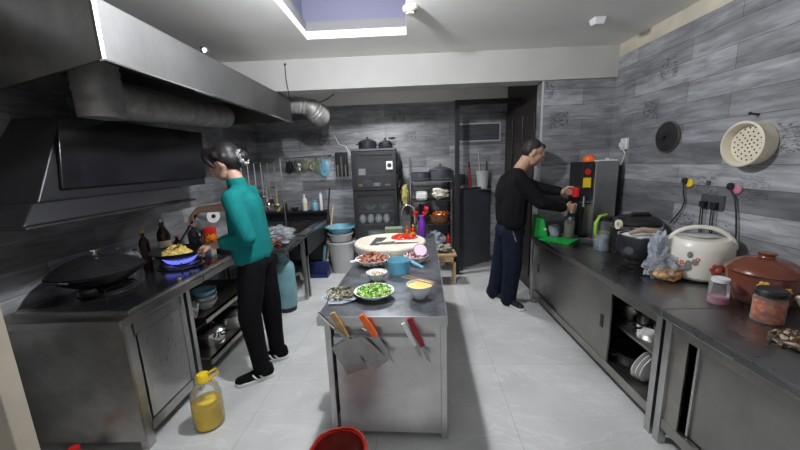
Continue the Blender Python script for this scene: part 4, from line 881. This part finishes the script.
# bread bag
t=thing('pastry_bag','thin pale plastic bag of brown pastries on the counter','plastic bag',(1.6,2.1,RT))
x,y=1.58,2.06
B().blob((x+.02,y-.06,RT+.045),(.09,.05,.04),4,.25,3,3).build('pastries','bread',t,smooth=True)
b=B(); b.blob((x+.01,y-.01,RT+.075),(.10,.085,.08),12,.3,4,3); b.build('bag_film','bag',t,smooth=True)
b=B(); b.blob((x+.02,y+.05,RT+.17),(.05,.04,.12),17,.35,4,3); b.build('gathered_bag_top','bagb',t,smooth=True)
# white rice cooker
Q=(1.82,2.06)
t=thing('rice_cooker','cream white rice cooker with printed red flowers and curved handle','rice cooker',(1.84,2.03,RT))
x,y=Q
B().lathe([(0,0),(.13,0),(.135,.015),(0,.015)],(x,y,RT),36).build('base_ring','black',t,smooth=True)
B().lathe([(0,.012),(.138,.012),(.158,.03),(.165,.1),(.163,.20),(.155,.235),(.135,.258),(0,.268)],(x,y,RT),44).build('cooker_body','creampot',t,smooth=True)
B().lathe([(0,0),(.07,0),(.08,.008),(.06,.012),(0,.012)],(x,y,RT+.265),30).build('lid_recess','greyp',t,smooth=True)
pts=[(x+.16*math.cos(a)*math.cos(-.55),y+.165*math.cos(a)*math.sin(-.55),RT+.20+.125*math.sin(a)) for a in [i*PI/12 for i in range(13)]]
B().tube(pts,.013,10).build('carry_handle','creampot',t,smooth=True)
def decal(cx,cy,r,ang,z,w,h,mat,name,parent,n=6,petal=True):
    b=B(); c=Vector((cx+r*math.cos(ang),cy+r*math.sin(ang),z)); u=Vector((-math.sin(ang),math.cos(ang),0)); nn=Vector((math.cos(ang),math.sin(ang),0))
    rnd=random.Random(int(z*1000))
    for i in range(n):
        a=2*PI*i/n if petal else rnd.random()*PI
        q=.5 if petal else rnd.random()
        p=c+u*(w*q*math.cos(a)*(.9 if petal else 2*(rnd.random()-.5)))+Vector((0,0,h*q*math.sin(a)*(1 if petal else 1.3)))
        m=Matrix.Translation(p)@Matrix((( u.x,0,nn.x,0),(u.y,0,nn.y,0),(0,1,0,0),(0,0,0,1)))
        g=bmesh.ops.create_uvsphere(b.bm,u_segments=8,v_segments=6,radius=1); bmesh.ops.transform(b.bm,matrix=m@Matrix.Diagonal((w*.3,h*.3,.0025,1)),verts=g['verts'])
    return b.build(name,mat,parent,smooth=True)
decal(x,y,.165,-1.75,RT+.10,.05,.045,'flower','flower_print',t); decal(x,y,.165,-1.45,RT+.11,.045,.04,'flower','flower_print',t)
decal(x,y,.166,-2.55,RT+.09,.05,.07,'printgrey','leaf_print',t,9,False); decal(x,y,.165,-2.75,RT+.12,.02,.02,'flower','flower_print',t); decal(x,y,.163,-2.3,RT+.15,.018,.018,'flower','flower_print',t)
# clay pot
t=thing('clay_pot','brown glazed clay casserole with a domed lid and gold flowers','casserole',(1.82,1.63,RT))
x,y=1.84,1.69
B().lathe([(0,0),(.11,0),(.125,.02),(.143,.09),(.145,.15),(.14,.165),(0,.165)],(x,y,RT),40).build('pot_body','brownpot',t,smooth=True)
B().lathe([(.148,.0),(.155,.006),(.152,.016),(.118,.05),(.073,.072),(.03,.08),(0,.081)],(x,y,RT+.16),40).build('lid','brownpot',t,smooth=True); B().lathe([(0,0),(.035,0),(.03,.01),(.038,.02),(.03,.026),(0,.022)],(x,y,RT+.238),24).build('lid_knob','brownpot',t,smooth=True)
for a in (-2.0,1.1): B().tube([(x+.145*math.cos(a-.2),y+.145*math.sin(a-.2),RT+.1),(x+.185*math.cos(a),y+.185*math.sin(a),RT+.105),(x+.145*math.cos(a+.2),y+.145*math.sin(a+.2),RT+.1)],.012,8).build('handle','brownpot',t,smooth=True)
decal(x,y,.144,-2.35,RT+.12,.035,.035,'gold','flower_print',t); decal(x,y,.144,-1.75,RT+.10,.03,.03,'gold','flower_print',t)
jar('pink_jar','clear jar with white lid and pink contents before the casserole',1.605,1.67,RT,.042,.14,'glass','whitep','pink',.22)
t=jar('chilli_jar','squat glass jar of orange chilli oil with dark lid',1.65,1.47,RT,.056,.15,'glass',None,'chili',.66)
B().lathe([(0,0),(.055,0),(.058,.02),(.05,.03),(0,.03)],(1.65,1.47,RT+.128),26).build('lid','black',t,smooth=True)
t=thing('teapot','dark brown teapot with pale spout at the right edge','teapot',(1.83,1.38,RT))
B().lathe([(0,0),(.06,0),(.085,.04),(.09,.08),(.07,.12),(0,.135)],(1.83,1.38,RT),26).build('teapot_body','sauce',t,smooth=True); B().tube([(1.76,1.42,RT+.08),(1.735,1.44,RT+.13)],[.018,.012],10).build('spout','lidw',t,smooth=True)
t=thing('dried_mushroom_dish','shallow pile of dried dark mushrooms on the counter edge','mushrooms',(1.57,1.26,RT))
B().bits((1.575,1.27,RT+.012),.085,.07,.035,110,.016,21).build('mushroom_caps',speckle('dried_mushrooms',[(.12,.05,.03),(.3,.2,.12),(.06,.03,.02),(.5,.42,.32)],50),t,kind='stuff')
B().lathe([(0,0),(.07,0),(.09,.018),(.086,.02),(0,.005)],(1.575,1.27,RT),28).build('dish','steel_dark',t,smooth=True)

# things on the right wall
t=thing('hanging_wok_lid','dark round pan lid hanging on the right wall','pan lid',(2.01,2.66,1.66))
mw=lambda y,z,x=XW-.004: Matrix.Translation((x,y,z))@Matrix.Rotation(-PI/2,4,'Y')
B().lathe([(0,0),(.108,0),(.118,.005),(.118,.012),(.08,.022),(0,.03)],(0,0,0),44,mat=mw(2.70,1.655)).build('lid_disc','blackmat',t,smooth=True); B().lathe([(.112,0),(.121,.004),(.121,.012),(.112,.014)],(0,0,0),44,mat=mw(2.70,1.655)).build('rim','steel_dark',t,smooth=True)
B().lathe([(0,0),(.012,0),(.012,.02),(.02,.024),(0,.032)],(0,0,.028),16,mat=mw(2.70,1.655)).build('knob','black',t,smooth=True)
t=thing('steamer_basket','round cream aluminium steamer tray with holes hanging on the right wall','steamer',(1.95,2.03,1.57))
R_=.12
B().lathe([(R_-.008,.0),(R_,0),(R_+.004,.08),(R_+.01,.085),(R_-.002,.088),(R_-.008,.08)],(0,0,0),48,mat=mw(2.025,1.57)).build('rim_wall','lidw',t,smooth=True)
pl=B().lathe([(0,.03),(R_-.006,.03),(R_-.006,.036),(0,.036)],(0,0,0),48,mat=mw(2.025,1.57)).build('perforated_plate','lidw',t,smooth=True)
b=B()
for ring,n_ in ((.0,1),(.024,6),(.046,10),(.069,14),(.092,19)):
    for k in range(n_):
        a=2*PI*k/n_+ring*30; m=mw(2.025,1.57)@Matrix.Translation((ring*math.cos(a),ring*math.sin(a),0)); b.lathe([(0,.0355),(.0052,.0355),(.0052,.0368),(0,.0368)],(0,0,0),8,mat=m)
sub(b.build('holes','blackmat'),pl)
tag(B().cyl((XW,2.04,1.735),(XW-.05,2.04,1.74),.006,n=8).ball((XW-.05,2.04,1.742),.01,8).build('wall_hook','black'),'black hook above the cream steamer tray','hook')
t=thing('socket_panel','dark double power socket panel low on the right wall','socket',(XW,2.23,1.18))
B().box(XW-.012,XW,2.16,2.33,1.15,1.25).build('face_plate','charcoal',t,bevel=.004)
for y in (2.205,2.285):
    B().box(XW-.045,XW-.012,y-.018,y+.018,1.165,1.205).build('plug','black',t,bevel=.004)
    for k in (-.008,.008): B().tube([(XW-.035,y+k,1.165),(XW-.03,y+k+.004,1.08),(XW-.03,y+k-.006,.98)],.004,6).build('cable','black',t)
def plug(name,label,y,z,mat,path):
    t=thing(name,label,'plug',(XW,y,z))
    B().lathe([(0,0),(.028,0),(.03,.006),(.026,.012),(0,.014)],(0,0,0),24,mat=mw(y,z)).build('plug_cover',mat,t,smooth=True)
    B().blob((XW-.025,y+.028,z+.015),(.018,.02,.024),3,.2).build('plug_body','black',t,smooth=True)
    B().tube(path,.005,8).build('cable','black',t,smooth=True)
plug('power_plug','yellow plug cover with black cable on the right wall',2.44,1.315,'yellow',[(XW-.03,2.468,1.32),(XW-.02,2.47,1.24),(XW-.02,2.45,1.18),(XW-.02,2.47,1.12),(XW-.02,2.52,1.05),(XW-.03,2.55,1.0)])
plug('power_plug','pink plug cover with thick black cables on the right wall',2.09,1.30,'pink',[(XW-.03,2.118,1.31),(XW-.02,2.08,1.24),(XW-.02,2.06,1.15),(XW-.02,2.04,1.04),(XW-.03,2.03,.98)])
tag(B().box(XW-.01,XW,2.28,2.31,1.31,1.34).build('wall_switch','charcoal',bevel=.003),'small dark square switch between the yellow and pink plugs','switch')
t=thing('white_socket','white wall socket with a white adapter and cable above the boiler','socket',(XW,3.2,1.59))
B().box(XW-.03,XW,3.16,3.25,1.575,1.68).build('face_plate','whitep',t,bevel=.008); B().box(XW-.06,XW-.03,3.18,3.22,1.60,1.64).build('adapter','whitep',t,bevel=.004)
B().tube([(XW-.05,3.19,1.6),(XW-.03,3.16,1.54),(XW-.02,3.2,1.48),(XW-.02,3.24,1.42)],.006,8).build('cable','whitep',t,smooth=True)
# ceiling fittings
t=thing('smoke_detector','round white smoke detector on the ceiling right of the recess','smoke detector',(.04,2.43,ZC))
B().lathe([(0,0),(.05,0),(.05,-.02),(.03,-.028),(.03,-.045),(0,-.048)],(.045,2.44,ZC),28).build('detector_body','lidw',t,smooth=True); B().lathe([(.024,-.02),(.034,-.02),(.034,-.026),(.024,-.026)],(.045,2.44,ZC-.01),20).build('vent_ring','charcoal',t)
tag(B().hexa([(1.43,2.75,ZC-.05),(1.50,2.75,ZC-.05),(1.50,2.82,ZC-.04),(1.43,2.82,ZC-.04)],[(1.42,2.74,ZC),(1.51,2.74,ZC),(1.51,2.83,ZC),(1.42,2.83,ZC)]).build('junction_box','whitep',bevel=.006),'small white junction box on the ceiling near the right wall','junction box')
tag(B().lathe([(0,0),(.055,0),(.05,-.006),(0,-.008)],(-1.05,1.98,ZC),24).build('ceiling_rose','cream',smooth=True),'faint cream round cap on the ceiling above the canopy','ceiling cap')
# the lamp in the recess
t=thing('ceiling_lamp','bright round lamp hanging inside the ceiling recess','lamp',(-.32,1.8,2.6))
B().cyl((-.32,1.8,2.60),(-.32,1.8,ZC+.42),.012,n=10).build('stem','whitep',t); B().ball((-.32,1.8,2.475),.045,20).build('bulb','lamp',t,smooth=True)
B().lathe([(0,0),(.03,0),(.035,-.03),(.03,-.05),(0,-.05)],(-.32,1.8,2.565),20).build('socket','whitep',t,smooth=True)
M['lamp'].node_tree.nodes['Principled BSDF'].inputs['Emission Strength'].default_value=1500

# ------------------------------------------------------------------ people
def cone(b, p0, r0, p1, r1, n=12):
    """closed tapered limb: hull of two balls"""
    t = bmesh.new()
    for p, r in ((p0, r0), (p1, r1)):
        bmesh.ops.create_uvsphere(t, u_segments=n, v_segments=8, radius=r, matrix=Matrix.Translation(Vector(p)))
    g = bmesh.ops.convex_hull(t, input=t.verts[:])
    bmesh.ops.delete(t, geom=list({e for e in g['geom_interior'] if isinstance(e, bmesh.types.BMVert)}), context='VERTS')
    me = bpy.data.meshes.new('tmp'); t.to_mesh(me); t.free(); b.bm.from_mesh(me); bpy.data.meshes.remove(me)
def chain(b, pts, rs):
    for i in range(len(pts)-1): cone(b, pts[i], rs[i], pts[i+1], rs[i+1])
def ell(b, c, r, rot=None, n=20): b.ball(Vector(c), r, n, rot)
def fuse(b, name, mat, parent, voxel=.008, smooth=6):
    bmesh.ops.recalc_face_normals(b.bm, faces=b.bm.faces[:])
    me = bpy.data.meshes.new(name); b.bm.to_mesh(me); b.bm.free()
    o = bpy.data.objects.new(name, me); COL.objects.link(o)
    r = o.modifiers.new('r', 'REMESH'); r.mode = 'VOXEL'; r.voxel_size = voxel; r.use_smooth_shade = True
    sm = o.modifiers.new('s', 'SMOOTH'); sm.factor = .5; sm.iterations = smooth
    dg = bpy.context.evaluated_depsgraph_get(); dg.update()
    new = bpy.data.meshes.new_from_object(o.evaluated_get(dg)); o.modifiers.clear(); o.data = new; bpy.data.meshes.remove(me)
    new.name = name; new.materials.clear(); new.materials.append(M[mat]); new.polygons.foreach_set('use_smooth', [True]*len(new.polygons))
    if parent is not None: adopt(o, parent)
    return o
def frame(fwd, up):
    f = Vector(fwd).normalized(); u = Vector(up); u = (u - f*u.dot(f)).normalized(); s = u.cross(f)   # s: left of the figure
    return Matrix((f, s, u)).transposed()          # columns: forward, left, up
def head_shapes(b, c, R):
    c = Vector(c); P = lambda x, y, z: c + R @ Vector((x, y, z))
    ell(b, P(-.012,0,.03), (.098,.078,.09), R); ell(b, P(.03,0,-.03), (.062,.06,.078), R)
    cone(b, P(.055,0,-.085), .024, P(.03,0,-.07), .045)           # chin
    for s in (-1,1):
        cone(b, P(-.02,.058*s,-.03), .02, P(.035,.035*s,-.08), .022)     # jaw
        ell(b, P(.062,.035*s,-.012), (.02,.022,.016), R)            # cheek
        ell(b, P(-.008,.078*s,-.008), (.018,.012,.032), R)          # ear
    cone(b, P(.088,0,.02), .009, P(.108,0,-.018), .013)             # nose
    for s in (-1,1): ell(b, P(.1,.01*s,-.02), (.009,.009,.007), R)
    cone(b, P(.083,-.03,.04), .012, P(.083,.03,.04), .012)           # brow
    cone(b, P(.09,-.018,-.047), .0065, P(.09,.018,-.047), .0065)     # lips
    cone(b, P(.087,-.014,-.058), .007, P(.087,.014,-.058), .007)
def face_parts(c, R, body):
    c = Vector(c); P = lambda x, y, z: c + R @ Vector((x, y, z))
    for s in (-1,1):
        b = B(); ell(b, P(.082,.031*s,.018), (.009,.014,.009), R, 12); sub2(b.build('eye', 'white', None, smooth=True), body)
        b = B(); ell(b, P(.0895,.031*s,.018), (.003,.006,.006), R, 10); sub2(b.build('pupil', 'black', None, smooth=True), body)
        b = B(); b.tube([P(.092,.015*s,.043), P(.092,.032*s,.049), P(.08,.05*s,.043)], .004, 6); sub2(b.build('eyebrow', 'hair', None, smooth=True), body)
    b = B(); b.tube([P(.0965,-.018,-.052), P(.0985,0,-.052), P(.0965,.018,-.052)], .0025, 6); sub2(b.build('lips', 'pink', None), body)
def sub2(o, root): adopt(o, root); return o
def hand(b, wrist, d, palm_n, curl=.6, side=1, spread=.1, thumb_close=.5):
    """palm box of cones and five fingers; d: direction of the fingers, palm_n: way the palm faces, side: +1/-1 side the thumb is on"""
    w = Vector(wrist); d = Vector(d).normalized(); n = Vector(palm_n); n = (n - d*n.dot(d)).normalized(); s = d.cross(n) * side
    for k in (-.026,-.009,.009,.026): cone(b, w + s*k*.6 + d*.005, .014, w + d*.078 + s*k, .0125)
    L = (.060,.070,.066,.050); off = (.027,.009,-.009,-.026)
    for i in range(4):
        p = w + d*.080 + s*off[i]; a = 0; pts=[p]; seg=(.45,.32,.23)
        for j,q in enumerate(seg):
            a += curl*(.75 if j == 0 else 1.0); dr = (d*math.cos(a) + n*math.sin(a)) + s*off[i]*spread*8
            p = p + dr.normalized()*L[i]*q*1.25; pts.append(p)
        chain(b, pts, (.0098,.0088,.0080,.0068))
    p = w + s*.024 + d*.018; t1 = p + (s*.8 + d*.75 + n*.35).normalized()*.036; t2 = t1 + (s*(.4-thumb_close*.6) + d*.8 + n*(.3+thumb_close)).normalized()*.030; t3 = t2 + (s*(.1-thumb_close*.7) + d*.6 + n*(.4+thumb_close)).normalized()*.024
    chain(b, (p,t1,t2,t3), (.014,.0115,.0098,.0078))

def shoe(parent, heel, toe, label=None, black='blacktrouser', white='concrete', stripes=True, h=.075):
    heel, toe = Vector(heel), Vector(toe); f = (toe-heel); L = f.length; f.normalize(); up = Vector((0,0,1)); s = up.cross(f)
    R = Matrix((f, s, up)).transposed().to_4x4(); T = Matrix.Translation(heel) @ R
    def outline(w, z): return [T @ Vector((x*L, y*w, z)) for x,y in [(0,-.6),(-.03,0),(0,.6),(.3,.75),(.7,1),(.92,.7),(1,0),(.92,-.75),(.7,-1),(.3,-.75)]]
    b = B(); b.prism(outline(.05,0), (0,0,.03)); so = b.build('sole', white, parent, bevel=.006)
    b = B()
    X = lambda x,y,z: T @ Vector((x*L,y,z))
    chain(b, (X(.12,0,.05),X(.12,0,.085)), (.038,.034)); chain(b, (X(.12,0,.05),X(.5,0,.042),X(.86,0,.036)), (.04,.04,.032)); cone(b, X(.15,0,.085), .034, X(.5,0,.05), .036)
    for y in (-.014,.014): cone(b, X(.6,y,.036), .03, X(.84,y,.034), .026)
    u = fuse(b, 'shoe_upper', black, None, .007, 4); adopt(u, parent)
    if stripes:
        for sd in (-1,1):
            for x in (.28,.42):
                b = B(); b.tube([X(x,.044*sd,.03),X(x+.06,.043*sd,.046),X(x+.12,.030*sd,.068)], .006, 6); sub2(b.build('shoe_stripe', white, None), parent)
        b = B()
        for x in (.46,.54,.62): b.tube([X(x,-.022,.072-.18*(x-.46)),X(x,0,.083-.18*(x-.46)),X(x,.022,.072-.18*(x-.46))], .004, 6)
        sub2(b.build('laces', white, None), parent)

# ---- the woman at the stove: faces the wall (-X), bent a little over the wok
wt = thing('person', 'person in a teal fleece and black trousers stirring a wok at the stove', 'person', (-1.14, 2.25, 0))
Rh = frame((-.93,-.10,-.42), (-.35,0,1))
hc = (-1.265, 2.27, 1.575)
b = B(); head_shapes(b, hc, Rh)
neck0 = (-1.165,2.28,1.36)
cone(b, (-1.225,2.275,1.53), .052, neck0, .055)
# torso core and legs
ell(b, (-1.15,2.28,1.2), (.075,.13,.15)); ell(b, (-1.13,2.27,.95), (.085,.12,.12)); cone(b, (-1.15,2.28,1.28), .075, (-1.13,2.27,.95), .085)
SN, SF = (-1.165,2.135,1.335), (-1.18,2.42,1.345)       # near and far shoulder
EN, EF = (-1.065,2.08,1.085), (-1.31,2.47,1.25)
WN, WF = (-1.335,2.14,1.025), (-1.59,2.43,1.235)
cone(b, neck0, .05, SN, .05); cone(b, neck0, .05, SF, .05)
chain(b, (SN,EN,WN), (.045,.036,.025)); chain(b, (SF,EF,WF), (.045,.038,.025))
hand(b, WN, (-1,.12,-.1), (0.1,.3,-1), .75, 1, thumb_close=.6)
hand(b, WF, (-.72,-.02,-.7), (.65,-.1,-.9), .7, 1, thumb_close=.7)
HN, HF = (-1.12,2.20,.86), (-1.12,2.35,.86)
KN, KF = (-1.15,2.14,.50), (-1.10,2.38,.50); AN, AF = (-1.115,2.15,.085), (-1.10,2.40,.085)
chain(b, (HN,KN,AN), (.08,.055,.036)); chain(b, (HF,KF,AF), (.08,.055,.036))
fuse(b, 'body', 'skin', wt, .0065, 3)
face_parts(hc, Rh, wt)
b = B()   # fleece
ell(b, (-1.155,2.28,1.22), (.108,.16,.165)); ell(b, (-1.145,2.28,1.02), (.118,.155,.13)); chain(b, ((-1.155,2.28,1.28),(-1.135,2.28,.93)), (.105,.12))
for y in (2.20,2.36): chain(b, ((-1.16,y,1.28),(-1.145,y,1.05),(-1.135,y,.93)), (.088,.10,.102))
cone(b, (-1.175,2.28,1.36), .072, SN, .062); cone(b, (-1.175,2.28,1.36), .072, SF, .062)
cone(b, (-1.17,2.28,1.37), .06, (-1.2,2.28,1.44), .063)
chain(b, (SN,(-1.105,2.085,1.2),EN), (.066,.06,.056)); cone(b, EN, .055, (-1.22,2.11,1.052), .046)
chain(b, (SF,EF), (.066,.056)); cone(b, EF, .056, (-1.35,2.465,1.238), .05)
cone(b, (-1.205,2.105,1.055), .052, (-1.23,2.112,1.048), .051)    # folded cuff
fuse(b, 'fleece_jacket', 'teal', wt, .008, 5)
b = B(); ell(b, (-1.13,2.27,.87), (.112,.145,.10))
chain(b, (HN,KN,(-1.13,2.15,.25),(AN[0],AN[1],.10)), (.098,.078,.064,.060)); chain(b, (HF,KF,(-1.10,2.39,.25),(AF[0],AF[1],.10)), (.098,.078,.064,.060))
fuse(b, 'trousers', 'blacktrouser', wt, .008, 4)
P = lambda x,y,z: Vector(hc) + Rh @ Vector((x,y,z))
b = B(); ell(b, P(-.03,0,.042), (.102,.091,.086), Rh); ell(b, P(-.055,0,.0), (.07,.088,.085), Rh); ell(b, P(.025,0,.06), (.078,.084,.062), Rh)
for s_ in (-1,1):
    chain(b, (P(.04,.03*s_,.10),P(.066,.045*s_,.075),P(.066,.06*s_,.045),P(.055,.07*s_,.01),P(.04,.076*s_,-.02)), (.030,.028,.024,.017,.010))
    cone(b, P(0,.07*s_,.05), .03, P(-.03,.072*s_,.0), .024); cone(b, P(-.04,.07*s_,.02), .03, P(-.08,.03*s_,-.03), .035)
ell(b, P(-.13,0,-.02), (.045,.05,.045), Rh)
fuse(b, 'hair', 'hair', wt, .006, 3)
b = B(); rnd = random.Random(8)
for i in range(11):
    a = i*2*PI/11; b.blob(P(-.125,.045*math.cos(a),-.025+.045*math.sin(a)), .017, i, .4, 2, 3)
b.build('hair_scrunchie', 'printgrey', wt, smooth=True)
b = B()
for i in range(9):
    a = i*2*PI/9+.2; b.ball(P(-.142,.05*math.cos(a),-.025+.05*math.sin(a)), .006, 8)
b.build('scrunchie_pearls', 'white', wt, smooth=True)
shoe(wt, (-1.055,2.20,0), (-1.285,2.06,0)); shoe(wt, (-1.03,2.43,0), (-1.27,2.33,0))
# things she holds
t = thing('wok_spatula', 'steel wok spatula held over the frying egg', 'spatula', (-1.66,2.42,1.1))
B().tube([(-1.60,2.405,1.20),(-1.68,2.40,1.09),(-1.755,2.385,.985)], [.010,.008,.006], 10).build('handle', 'black', t)
B().prism([(-1.735,2.35,.985),(-1.75,2.43,.985),(-1.83,2.42,.925),(-1.81,2.335,.925)], (0,0,.003)).build('blade', 'chrome', t)

# ---- the man at the water machine: faces right and a little to the camera's right
mt = thing('person', 'person in a black long sleeve top and dark jeans filling a cup at the machine', 'person', (1.02, 3.27, 0))
Rm = frame((.86,-.14,-.46), (.4,0,1))
mc = (1.175, 3.2, 1.575)
b = B(); head_shapes(b, mc, Rm)
neck0 = (1.04,3.24,1.385)
cone(b, (1.12,3.21,1.52), .058, neck0, .062)
ell(b, (1.0,3.26,1.2), (.12,.18,.2)); cone(b, (1.0,3.26,1.28), .12, (1.0,3.29,.9), .11)
SN, SF = (1.015,3.08,1.335), (1.035,3.41,1.33)
EN, EF = (1.20,3.03,1.13), (1.28,3.36,1.235)
WN, WF = (1.44,3.07,1.06), (1.47,3.20,1.20)
cone(b, neck0, .055, SN, .055); cone(b, neck0, .055, SF, .055)
chain(b, (SN,EN,WN), (.056,.042,.028)); chain(b, (SF,EF,WF), (.056,.042,.028))
hand(b, WN, (1,.05,.0), (0,1,.1), .72, 1, thumb_close=.5)
hand(b, WF, (1,-.02,.02), (0,-1,-.1), .6, -1, thumb_close=.4)
HN, HF = (1.0,3.2,.86), (1.0,3.38,.86); KN, KF = (1.02,3.22,.48), (.97,3.46,.48); AN, AF = (1.02,3.33,.085), (.92,3.52,.085)
chain(b, (HN,KN,AN), (.09,.06,.04)); chain(b, (HF,KF,AF), (.09,.06,.04)); 
fuse(b, 'body', 'skin2', mt, .0065, 3)
face_parts(mc, Rm, mt)
b = B()
ell(b, (1.0,3.26,1.2), (.15,.205,.2)); chain(b, ((1.01,3.26,1.28),(1.0,3.27,.93)), (.135,.13))
for y in (3.15,3.39): chain(b, ((1.015,y,1.28),(1.0,y,1.08),(1.0,y,.95)), (.115,.12,.115))
cone(b, (1.04,3.24,1.375), .08, SN, .08); cone(b, (1.04,3.24,1.375), .08, SF, .08)
cone(b, SN, .08, EN, .066); cone(b, EN, .066, (1.41,3.064,1.07), .046); cone(b, SF, .078, EF, .062); cone(b, EF, .062, (1.44,3.225,1.207), .044)
fuse(b, 'long_sleeve_top', 'blackshirt', mt, .008, 5)
b = B(); ell(b, (1.0,3.28,.83), (.14,.185,.12))
chain(b, (HN,KN,(1.02,3.28,.25),(AN[0],AN[1],.065)), (.108,.092,.085,.082)); chain(b, (HF,KF,(.945,3.49,.25),(AF[0],AF[1],.065)), (.108,.092,.085,.08))
fuse(b, 'jeans', 'jeans', mt, .008, 4)
P = lambda x,y,z: Vector(mc) + Rm @ Vector((x,y,z))
b = B(); ell(b, P(-.028,0,.045), (.095,.082,.08), Rm); ell(b, P(-.05,0,.005), (.062,.08,.072), Rm); cone(b, P(.045,-.028,.083), .026, P(.045,.028,.083), .026)
fuse(b, 'hair', 'hair2', mt, .006, 3)
b = B()
for s_ in (-1,1):
    b.tube([P(.102,.032*s_+.02*math.cos(a*PI/6),.016+.016*math.sin(a*PI/6)) for a in range(13)], .0018, 6); b.tube([P(.1,.052*s_,.02),P(.04,.078*s_,.02),P(-.01,.082*s_,.012)], .0018, 6)
b.tube([P(.104,-.012,.02),P(.104,.012,.02)], .0018, 6); b.build('glasses', 'steel_dark', mt)
b = B()
for i in range(5): b.tube([(.965+i*.006,3.085-.01*(i%2),.86-.02*i),(.98+i*.006,3.078,.845-.02*i),(.97+i*.008,3.08,.83-.02*i)], .004, 6)
b.build('key_bunch', 'chrome', mt)
shoe(mt, (.985,3.42,0), (1.13,3.15,0), black='blackmat', stripes=False); shoe(mt, (.86,3.60,0), (1.03,3.38,0), black='blackmat', stripes=False)
t = thing('red_cup', 'small red cup held up to the machine spout', 'cup', (1.60,3.16,1.19))
B().lathe([(0,0),(.03,0),(.036,.085),(.032,.085),(.027,.006),(0,.006)], (1.575,3.16,1.155), 22).build('cup_body', 'redp', t, smooth=True)
t = thing('metal_strainer_cup', 'steel cup held under the spout above the glass jar', 'cup', (1.53,3.10,1.0))
B().lathe([(0,0),(.035,0),(.045,.08),(.04,.08),(.03,.006),(0,.006)], (1.53,3.12,1.01), 22).build('cup_body', 'chrome', t, smooth=True)
tag(B().lathe([(0,0),(.045,0),(.06,.06),(.05,.1),(.015,.115),(0,.115)], (1.45,3.30,RT+.17), 22).build('foil_pack', 'bagb', smooth=True), 'crumpled pale plastic pack behind the man hand', 'pack')
bpy.data.objects['foil_pack'].location = (0,0,-.17)

# ------------------------------------------------------------------ light
w = bpy.data.worlds.new('world'); S.world = w; w.use_nodes = True
w.node_tree.nodes['Background'].inputs[0].default_value = (.82,.85,.9,1); w.node_tree.nodes['Background'].inputs[1].default_value = .62
def area(name, loc, rot, size, e, col, spread=180):
    l = bpy.data.lights.new(name, 'AREA'); l.energy = e; l.shape = 'DISK'; l.spread = math.radians(spread); l.size = size; l.color = col
    o = bpy.data.objects.new(name, l); o.location = loc; o.rotation_euler = rot; COL.objects.link(o); return o
area('floor_fill_light', (-.32,1.8,2.41), (0,0,0), .1, 7, (.95,.97,1))  # extra downward emitter under the bulb, added to brighten the floor
area('rear_fill_light', (-.35,4.05,2.45), (0,0,0), .25, 23, (.96,.97,1), 132)  # unseen light added behind the beam to brighten the back wall
S.view_settings.view_transform = 'Standard'; S.view_settings.look = 'None'; S.view_settings.exposure = 0; S.view_settings.gamma = 1; S.view_settings.use_curve_mapping = False
